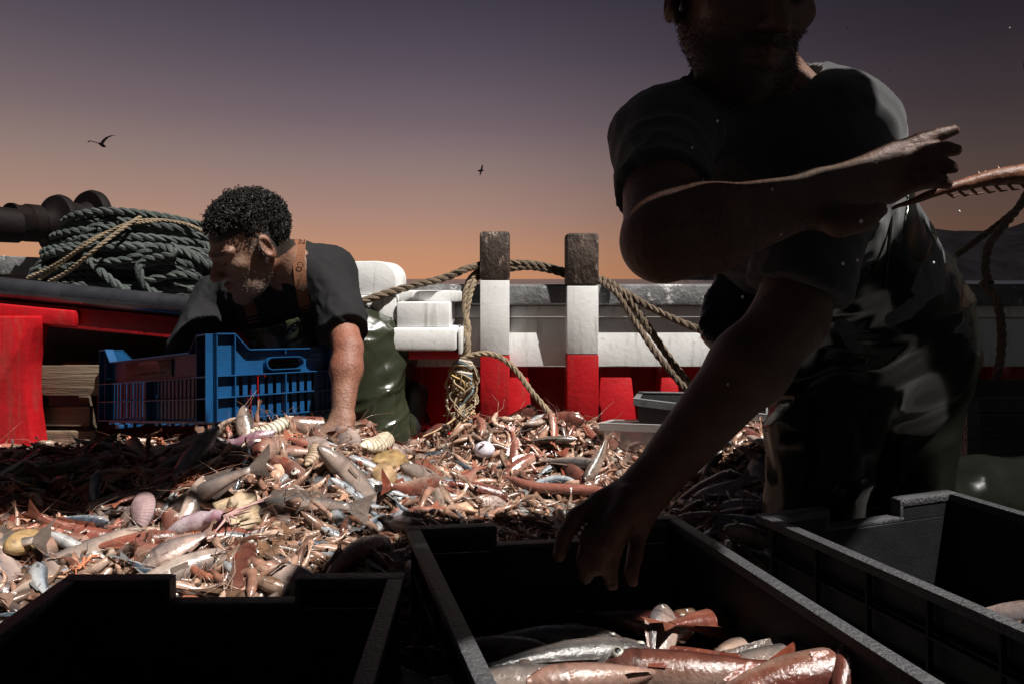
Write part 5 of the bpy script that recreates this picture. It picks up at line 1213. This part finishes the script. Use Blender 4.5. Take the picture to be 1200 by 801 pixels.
for px, py in ((360, 361), (297, 373)):
    for dy in (0, 4): p = ray_surf(VT, px, py + dy, .012); mb.box((-.016, -.002, -.0015), (.016, .002, .0015), M=Matrix.Translation(p) @ Matrix.Rotation(R(-12), 4, 'Y'), bev=.001)
mb.build('buckle', M_strap, pl)
# waders
Wd1 = SDF((-1.0, 1.72, -.02), (-.15, 2.35, .56), .005)
Wd1.cap(CC1 + Vector((.02, -.02, -.05)), HC1, .136, .15, .04); Wd1.ell(HC1 + Vector((.03, 0, -.04)), (.15, .16, .14), None, .05)
kL, kR = W(446, 512, 1.94), W(330, 520, 1.93); hL, hR = W(424, 408, 2.0), W(370, 410, 2.1)
kL.z = .085; kR.z = .085
Wd1.cap(hL, kL, .105, .078, .04); Wd1.cap(hR, kR, .105, .085, .04)
Wd1.cap(kL, kL + Vector((.055, .15, .0)), .074, .060, .02); Wd1.cap(kR, kR + Vector((.05, .2, 0)), .07, .06, .02)
Wd1.cut(CC1 + Vector((0, 0, -.045)), (-.25, -.1, 1))
out_part(Wd1, 'waders', M_wader, pl, fold=[(.010, 8, (.8, .1, .6), .25, 2, 2.4), (.005, 13, (1, .2, .25), .12, 12, 3.2), (.0008, 40, (.5, 0, .8), .3, 14, 2.5)])
mb = MB(); fc_ = kL + Vector((.075, .13, -.0))
S_ = SDF((-.5, 1.85, -.02), (-.1, 2.3, .26), .005); S_.cap(kL + Vector((.06, .10, .0)), kL + Vector((.085, .13, .085)), .045, .036, .02); S_.cap(kL + Vector((.07, .13, .0)), kL + Vector((.08, .10, .10)), .03, .03, .02)
out_part(S_, 'boot', M_dark, pl)
# curly hair
def curly(c, Mh, s, n, par, seed, grey=.25, r0=.0105, front=.075):
    rd = np.random.RandomState(seed); parts = []; c = np.array(c)
    k = 0
    while k < n:
        d = rd.normal(size=3); d /= np.linalg.norm(d); p = d * np.array((.078, .098, .088)) + np.array((0, -.012, .038))
        if p[2] < .062 and p[1] > .018: continue
        if p[1] > front and p[2] < .085: continue
        if p[2] < -.035 or (abs(p[0]) > .053 and p[2] < .042 and p[1] > -.040): continue
        k += 1; top = np.clip((p[2] + .02) / .09, 0, 1); h = (rd.uniform(.0, .009) + .006 * (rd.rand() < .1)) * (.25 + top) * s; w = c + Mh @ (p * s) + (Mh @ d) * h
        ax1 = rd.normal(size=3); ax1 /= np.linalg.norm(ax1); ax2 = np.cross(ax1, rd.normal(size=3)); ax2 /= np.linalg.norm(ax2); rr = rd.uniform(.5, 1) * r0 * (.55 + .45 * top) * s * .7
        sw = rd.uniform(3.5, 6.5); path = []; nrm_ = Mh @ d
        for i in range(9): a = sw * i / 8; path.append(Vector(w + (ax1 * math.cos(a) + ax2 * math.sin(a)) * rr + nrm_ * .0045 * (i / 8)))
        g = grey * (1.6 if p[2] < .03 else .8); col = (.12, .11, .10) if rd.rand() < g else (.011, .009, .008)
        parts.append(tube_arrays(path, [.00105] * 8 + [.0005], 3, col))
    V, Fq, cc = join(parts); return link('hair', npmesh('hair', V, Fq, col=cc), M_hair, par)
hp1 = lump_arrays(5, .083, ((.014, .011, .01),), .05, 30, (1, 1.22, 1.08), 9)
curly(hc, Mh1, .98, 4200, pl, 4, .045, .0085)
# scalp cap under the curls
S_ = SDF(np.array(hc) - .17, np.array(hc) + .17, .005); c_ = v3(hc); S_.ell(c_ + Mh1 @ (np.array((0, -.016, .044)) * .98), np.array((.078, .096, .084)) * .99, Mh1, .0)
S_.cut(c_ + Mh1 @ np.array((0, .052, .064)), Mh1 @ np.array((0, .75, -.66))); S_.cut(c_ + Mh1 @ np.array((0, 0, -.03)), Mh1 @ np.array((0, .35, -1.)))
out_part(S_, 'hair_base', mat('dark_hair', (.012, .010, .009), .6, bump=1, bscale=160), pl, fold=[(.004, 60, (0, 0, 1), 1, 3, 1)])
mb = MB(); rdx = random.Random(9)
def stubble(par, V, Fq, c, Mh, s, n, L, seed, cond, cols, rad=.00035, name='beard'):
    rd = np.random.RandomState(seed); Nn = normals(V, Fq); lc = (V - np.array(c)) @ Mh / s; idx_ = np.where(cond(*lc.T))[0]
    if len(idx_) == 0: return
    vs_, fs, cs = [], [], []
    for q in range(n):
        i = idx_[rd.randint(len(idx_))]; p = V[i] + rd.normal(size=3) * .0015; d = Nn[i] + rd.normal(size=3) * .45 + Mh @ np.array((0, .1, -.6)); d /= np.linalg.norm(d); l = L * rd.uniform(.5, 1.2)
        u = np.cross(d, rd.normal(size=3)); u /= np.linalg.norm(u); w = np.cross(d, u); b = len(vs_); col = cols[rd.randint(len(cols))]
        vs_ += [p + u * rad, p - u * rad * .5 + w * rad, p - u * rad * .5 - w * rad, p + d * l]; fs += [(b, b + 1, b + 3, b + 3), (b + 1, b + 2, b + 3, b + 3), (b + 2, b, b + 3, b + 3)]; cs += [col] * 4
    me = bpy.data.meshes.new(name); me.from_pydata([tuple(v) for v in vs_], [], [f[:3] for f in fs]); setcol(me, np.array(cs)); link(name, me, M_hair, par)
bz_ = lambda x, y, z: (np.abs(x) < .085) & (z > -.145) & (z < -.04) & (y > .0) & ((z < -.085) | (np.abs(x) > .03) | (np.abs(z + .055) < .007)) & (z + .2 * (y - .05) < -.035)
stubble(pl, V1, F1, hc, Mh1, 1.0, 1800, .004, 3, bz_, [(.05, .04, .035), (.25, .23, .21)])
sd_ = lambda x, y, z: (np.abs(x) > .05) & (z > -.055) & (z < .03) & (y > -.0) & (y < .03)
stubble(pl, V1, F1, hc, Mh1, 1.0, 900, .006, 5, sd_, [(.3, .28, .26), (.1, .09, .08)], name='sideburn')
arm_ = lambda V, a, b, r: (lambda t: (t > 0) & (t < 1) & (np.linalg.norm(V - (v3(a) + t[:, None] * (v3(b) - v3(a))), axis=1) < r))(((V - v3(a)) @ (v3(b) - v3(a))) / ((v3(b) - v3(a)) @ (v3(b) - v3(a))))

stubble(pl, V1, F1, hc, Mh1, 1.0, 700, .007, 7, lambda x, y, z: arm_(V1, EL1, WL1, .05), [(.03, .02, .015)], .00022, 'arm_hair')
# ---- the big man at the right
pr = empty('person', (.7, 1.25, 0), 'big bearded man in dark t-shirt and oilskin bib, kneeling and reaching over the fish crates', 'person')
h2 = W(868, -8, .925); Mh2 = frame((.12, -.95, -.34), (.98, .12, -.04)); hs = 1.09
SR, SL = W(777, 162, .95), W(980, 158, .985); NB2 = W(884, 128, 1.03); CC2 = W(905, 205, 1.10); PC = W(1032, 400, 1.30)
ER, WR = W(776, 283, .755), W(955, 232, .80); EL, WL = W(926, 372, .93), W(762, 566, .885)
B2 = SDF((-.02, .62, .06), (1.0, 1.45, 1.06), .0045)
headsdf(B2, h2, Mh2, hs)
B2.cap(v3(h2) + Mh2 @ np.array((0, -.03, -.03)), NB2, .060, .068, .03); B2.cap(NB2, SR, .055, .062, .04); B2.cap(NB2, SL, .055, .062, .04); B2.cap(CC2, PC, .12, .12, .03); B2.cap(NB2, CC2, .08, .11, .04)
B2.cap(SR, ER, .058, .042, .02); B2.cap(ER, ER + (WR - ER) * .28, .042, .048, .02); B2.cap(ER + (WR - ER) * .28, WR, .048, .029, .02); 
B2.cap(SL, EL, .062, .046, .02); B2.cap(EL, EL + (WL - EL) * .3, .046, .050, .02); B2.cap(EL + (WL - EL) * .3, WL, .050, .031, .02)
# raised right hand, palm to the camera, fingers to the right, thumb below
def HP(px, py, D_): return W(px, py, D_)
kn = [(1046, 178, .805), (1052, 194, .800), (1050, 210, .797), (1042, 226, .797)]     # pinky .. index knuckles
for k_ in kn: B2.cap(WR + (HP(*k_) - WR) * .12, HP(*k_), .0215, .0135, .014)
B2.cap(WR, HP(1000, 222, .80), .028, .022, .02)
fing = [((1046, 178, .805), (1078, 165, .803), (1101, 158, .800), (1118, 153, .797)), ((1052, 194, .800), (1086, 180, .792), (1107, 175, .787), (1120, 176, .783)), ((1050, 210, .797), (1084, 196, .785), (1104, 193, .778), (1116, 197, .773)), ((1042, 226, .797), (1073, 214, .783), (1094, 211, .775), (1109, 215, .770))]
for q, fr in enumerate(fing): chain(B2, [HP(*a) for a in fr], [.0118, .0102, .0092, .0075] if q else [.0105, .009, .008, .0066], .0035)
chain(B2, [HP(958, 246, .79), HP(985, 259, .765), HP(1010, 256, .752), HP(1030, 246, .745)], [.021, .0165, .0125, .009], .012)
# left hand reaching into the crate, back of the hand up, fingers spread down
LK = [((702, 588, .845), (674, 606, .815), (661, 628, .80), (655, 650, .79)), ((712, 604, .835), (690, 630, .80), (685, 655, .785), (687, 676, .78)), ((730, 615, .835), (718, 645, .80), (714, 668, .785), (717, 684, .78)), ((748, 621, .845), (744, 650, .82), (740, 668, .805), (741, 681, .80))]
for q, fr in enumerate(LK):
    B2.cap(WL + (HP(*fr[0]) - WL) * .1, HP(*fr[0]), .023, .0135, .014); chain(B2, [HP(*a) for a in fr], [.0122, .0106, .0095, .0078] if q < 3 else [.011, .0095, .0085, .007], .0035)
chain(B2, [HP(735, 585, .84), HP(705, 625, .80), HP(676, 660, .765), HP(668, 682, .755)][0:1] + [HP(722, 610, .81), HP(704, 640, .785), HP(700, 664, .775)], [.019, .015, .012, .009], .01)
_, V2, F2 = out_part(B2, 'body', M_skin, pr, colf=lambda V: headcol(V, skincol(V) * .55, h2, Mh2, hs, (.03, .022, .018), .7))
T2 = SDF((.02, .74, .32), (1.02, 1.50, .92), .0055)
T2.cap(NB2 + Vector((0, .03, -.02)), CC2, .105, .150, .05); T2.cap(CC2, CC2 + (PC - CC2) * .6, .150, .155, .05); T2.cap(NB2 + Vector((.02, .02, .0)), SL + Vector((.0, .01, 0)), .078, .076, .06); T2.cap(NB2 + Vector((-.02, .02, .0)), SR, .080, .060, .06)
T2.cap(CC2 + Vector((.09, .06, .03)), CC2 + Vector((.17, .10, -.12)), .09, .12, .05)
f1 = SR + (ER - SR) * .60; f2 = SL + (EL - SL) * .86
T2.cap(SR, f1, .065, .060, .04); T2.cap(SL, f2, .076, .070, .04)
T2.cut(f1, ER - SR, f1 - Vector((.12, .12, .07)), f1 + Vector((.12, .05, .1))); T2.cut(f2, EL - SL, f2 - Vector((.12, .12, .12)), f2 + Vector((.09, .05, .05)))
T2.cap(v3(h2) + Mh2 @ np.array((0, -.03, -.05)), v3(NB2) + np.array((0, -.01, .035)), .065, .090, .008, 'sub')
T2.ell(v3(h2), (.12, .13, .14), Mh2, .01, 'sub')
_, VT2, FT2 = out_part(T2, 't_shirt', M_shirt2, pr, fold=[(.0045, 11, (.6, .1, -.75), .22, 5, 1.8), (.0025, 30, (.6, 0, -.7), .2, 15, 1.6)])
Wd2 = SDF((.18, .86, -.02), (1.35, 1.72, .72), .006)
hL2, hR2 = W(1065, 425, 1.33), W(985, 425, 1.24); kR2, kL2 = W(948, 640, 1.20), W(1056, 620, 1.30); kR2.z = .075; kL2.z = .075
Wd2.cap(CC2 + (PC - CC2) * .35, PC, .163, .155, .05); Wd2.ell(PC + Vector((.03, .03, -.01)), (.145, .15, .15), None, .05)
Wd2.cap(hL2, kL2, .105, .078, .03); Wd2.cap(hR2, kR2, .108, .080, .03); Wd2.cap(kL2, Vector((1.13, 1.46, .085)), .070, .060, .03); Wd2.cap(kR2, kR2 + Vector((.25, .33, -.005)), .07, .055, .02)
Wd2.cap(CC2 + Vector((-.05, -.02, -.17)), PC + Vector((-.19, -.03, -.04)), .10, .07, .04)
Wd2.cut(CC2 + (PC - CC2) * .28, CC2 - PC)
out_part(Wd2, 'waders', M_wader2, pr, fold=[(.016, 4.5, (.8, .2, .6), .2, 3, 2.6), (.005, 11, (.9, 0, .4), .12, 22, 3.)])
# hanging side edge of the bib
mb = MB(); mb.tube(catmull(PW((1046, 226, 1.02), (1044, 262, 1.01), (1040, 300, 1.01), (1036, 338, 1.02)), 6), .0025, 6); mb.build('bib_edge', M_wader2, pr)
bb = lambda x, y, z: (np.abs(x) < .09) & (z > -.15) & (z < -.035) & (y > -.01) & ((z < -.082) | (np.abs(x) > .032) | (np.abs(z + .055) < .008)) & (z + .3 * (y - .05) < -.03)
stubble(pr, V2, F2, h2, Mh2, hs, 7000, .0048, 13, bb, [(.03, .022, .018), (.05, .035, .028)])
sd2 = lambda x, y, z: (np.abs(x) > .052) & (z > -.06) & (z < .06) & (y > -.0) & (y < .045)
stubble(pr, V2, F2, h2, Mh2, hs, 1500, .004, 15, sd2, [(.03, .022, .018)], name='sideburn')
fa = V2[arm_(V2, ER, WR, .07)]
stubble(pr, V2, F2, h2, Mh2, hs, 1600, .009, 17, lambda x, y, z: arm_(V2, ER, WR, .07), [(.05, .03, .02)], .0002, 'arm_hair')
curly(h2, Mh2, hs * .98, 1200, pr, 14, .02, .007)
S_ = SDF(np.array(h2) - .19, np.array(h2) + .19, .006); c_ = v3(h2); S_.ell(c_ + Mh2 @ (np.array((0, -.016, .044)) * hs), np.array((.080, .099, .088)) * hs, Mh2, .0)
S_.cut(c_ + Mh2 @ np.array((0, .055, .07)), Mh2 @ np.array((0, .75, -.66))); S_.cut(c_ + Mh2 @ np.array((0, 0, -.03)), Mh2 @ np.array((0, .35, -1.)))
out_part(S_, 'hair_base', MATS['dark_hair'], pr)
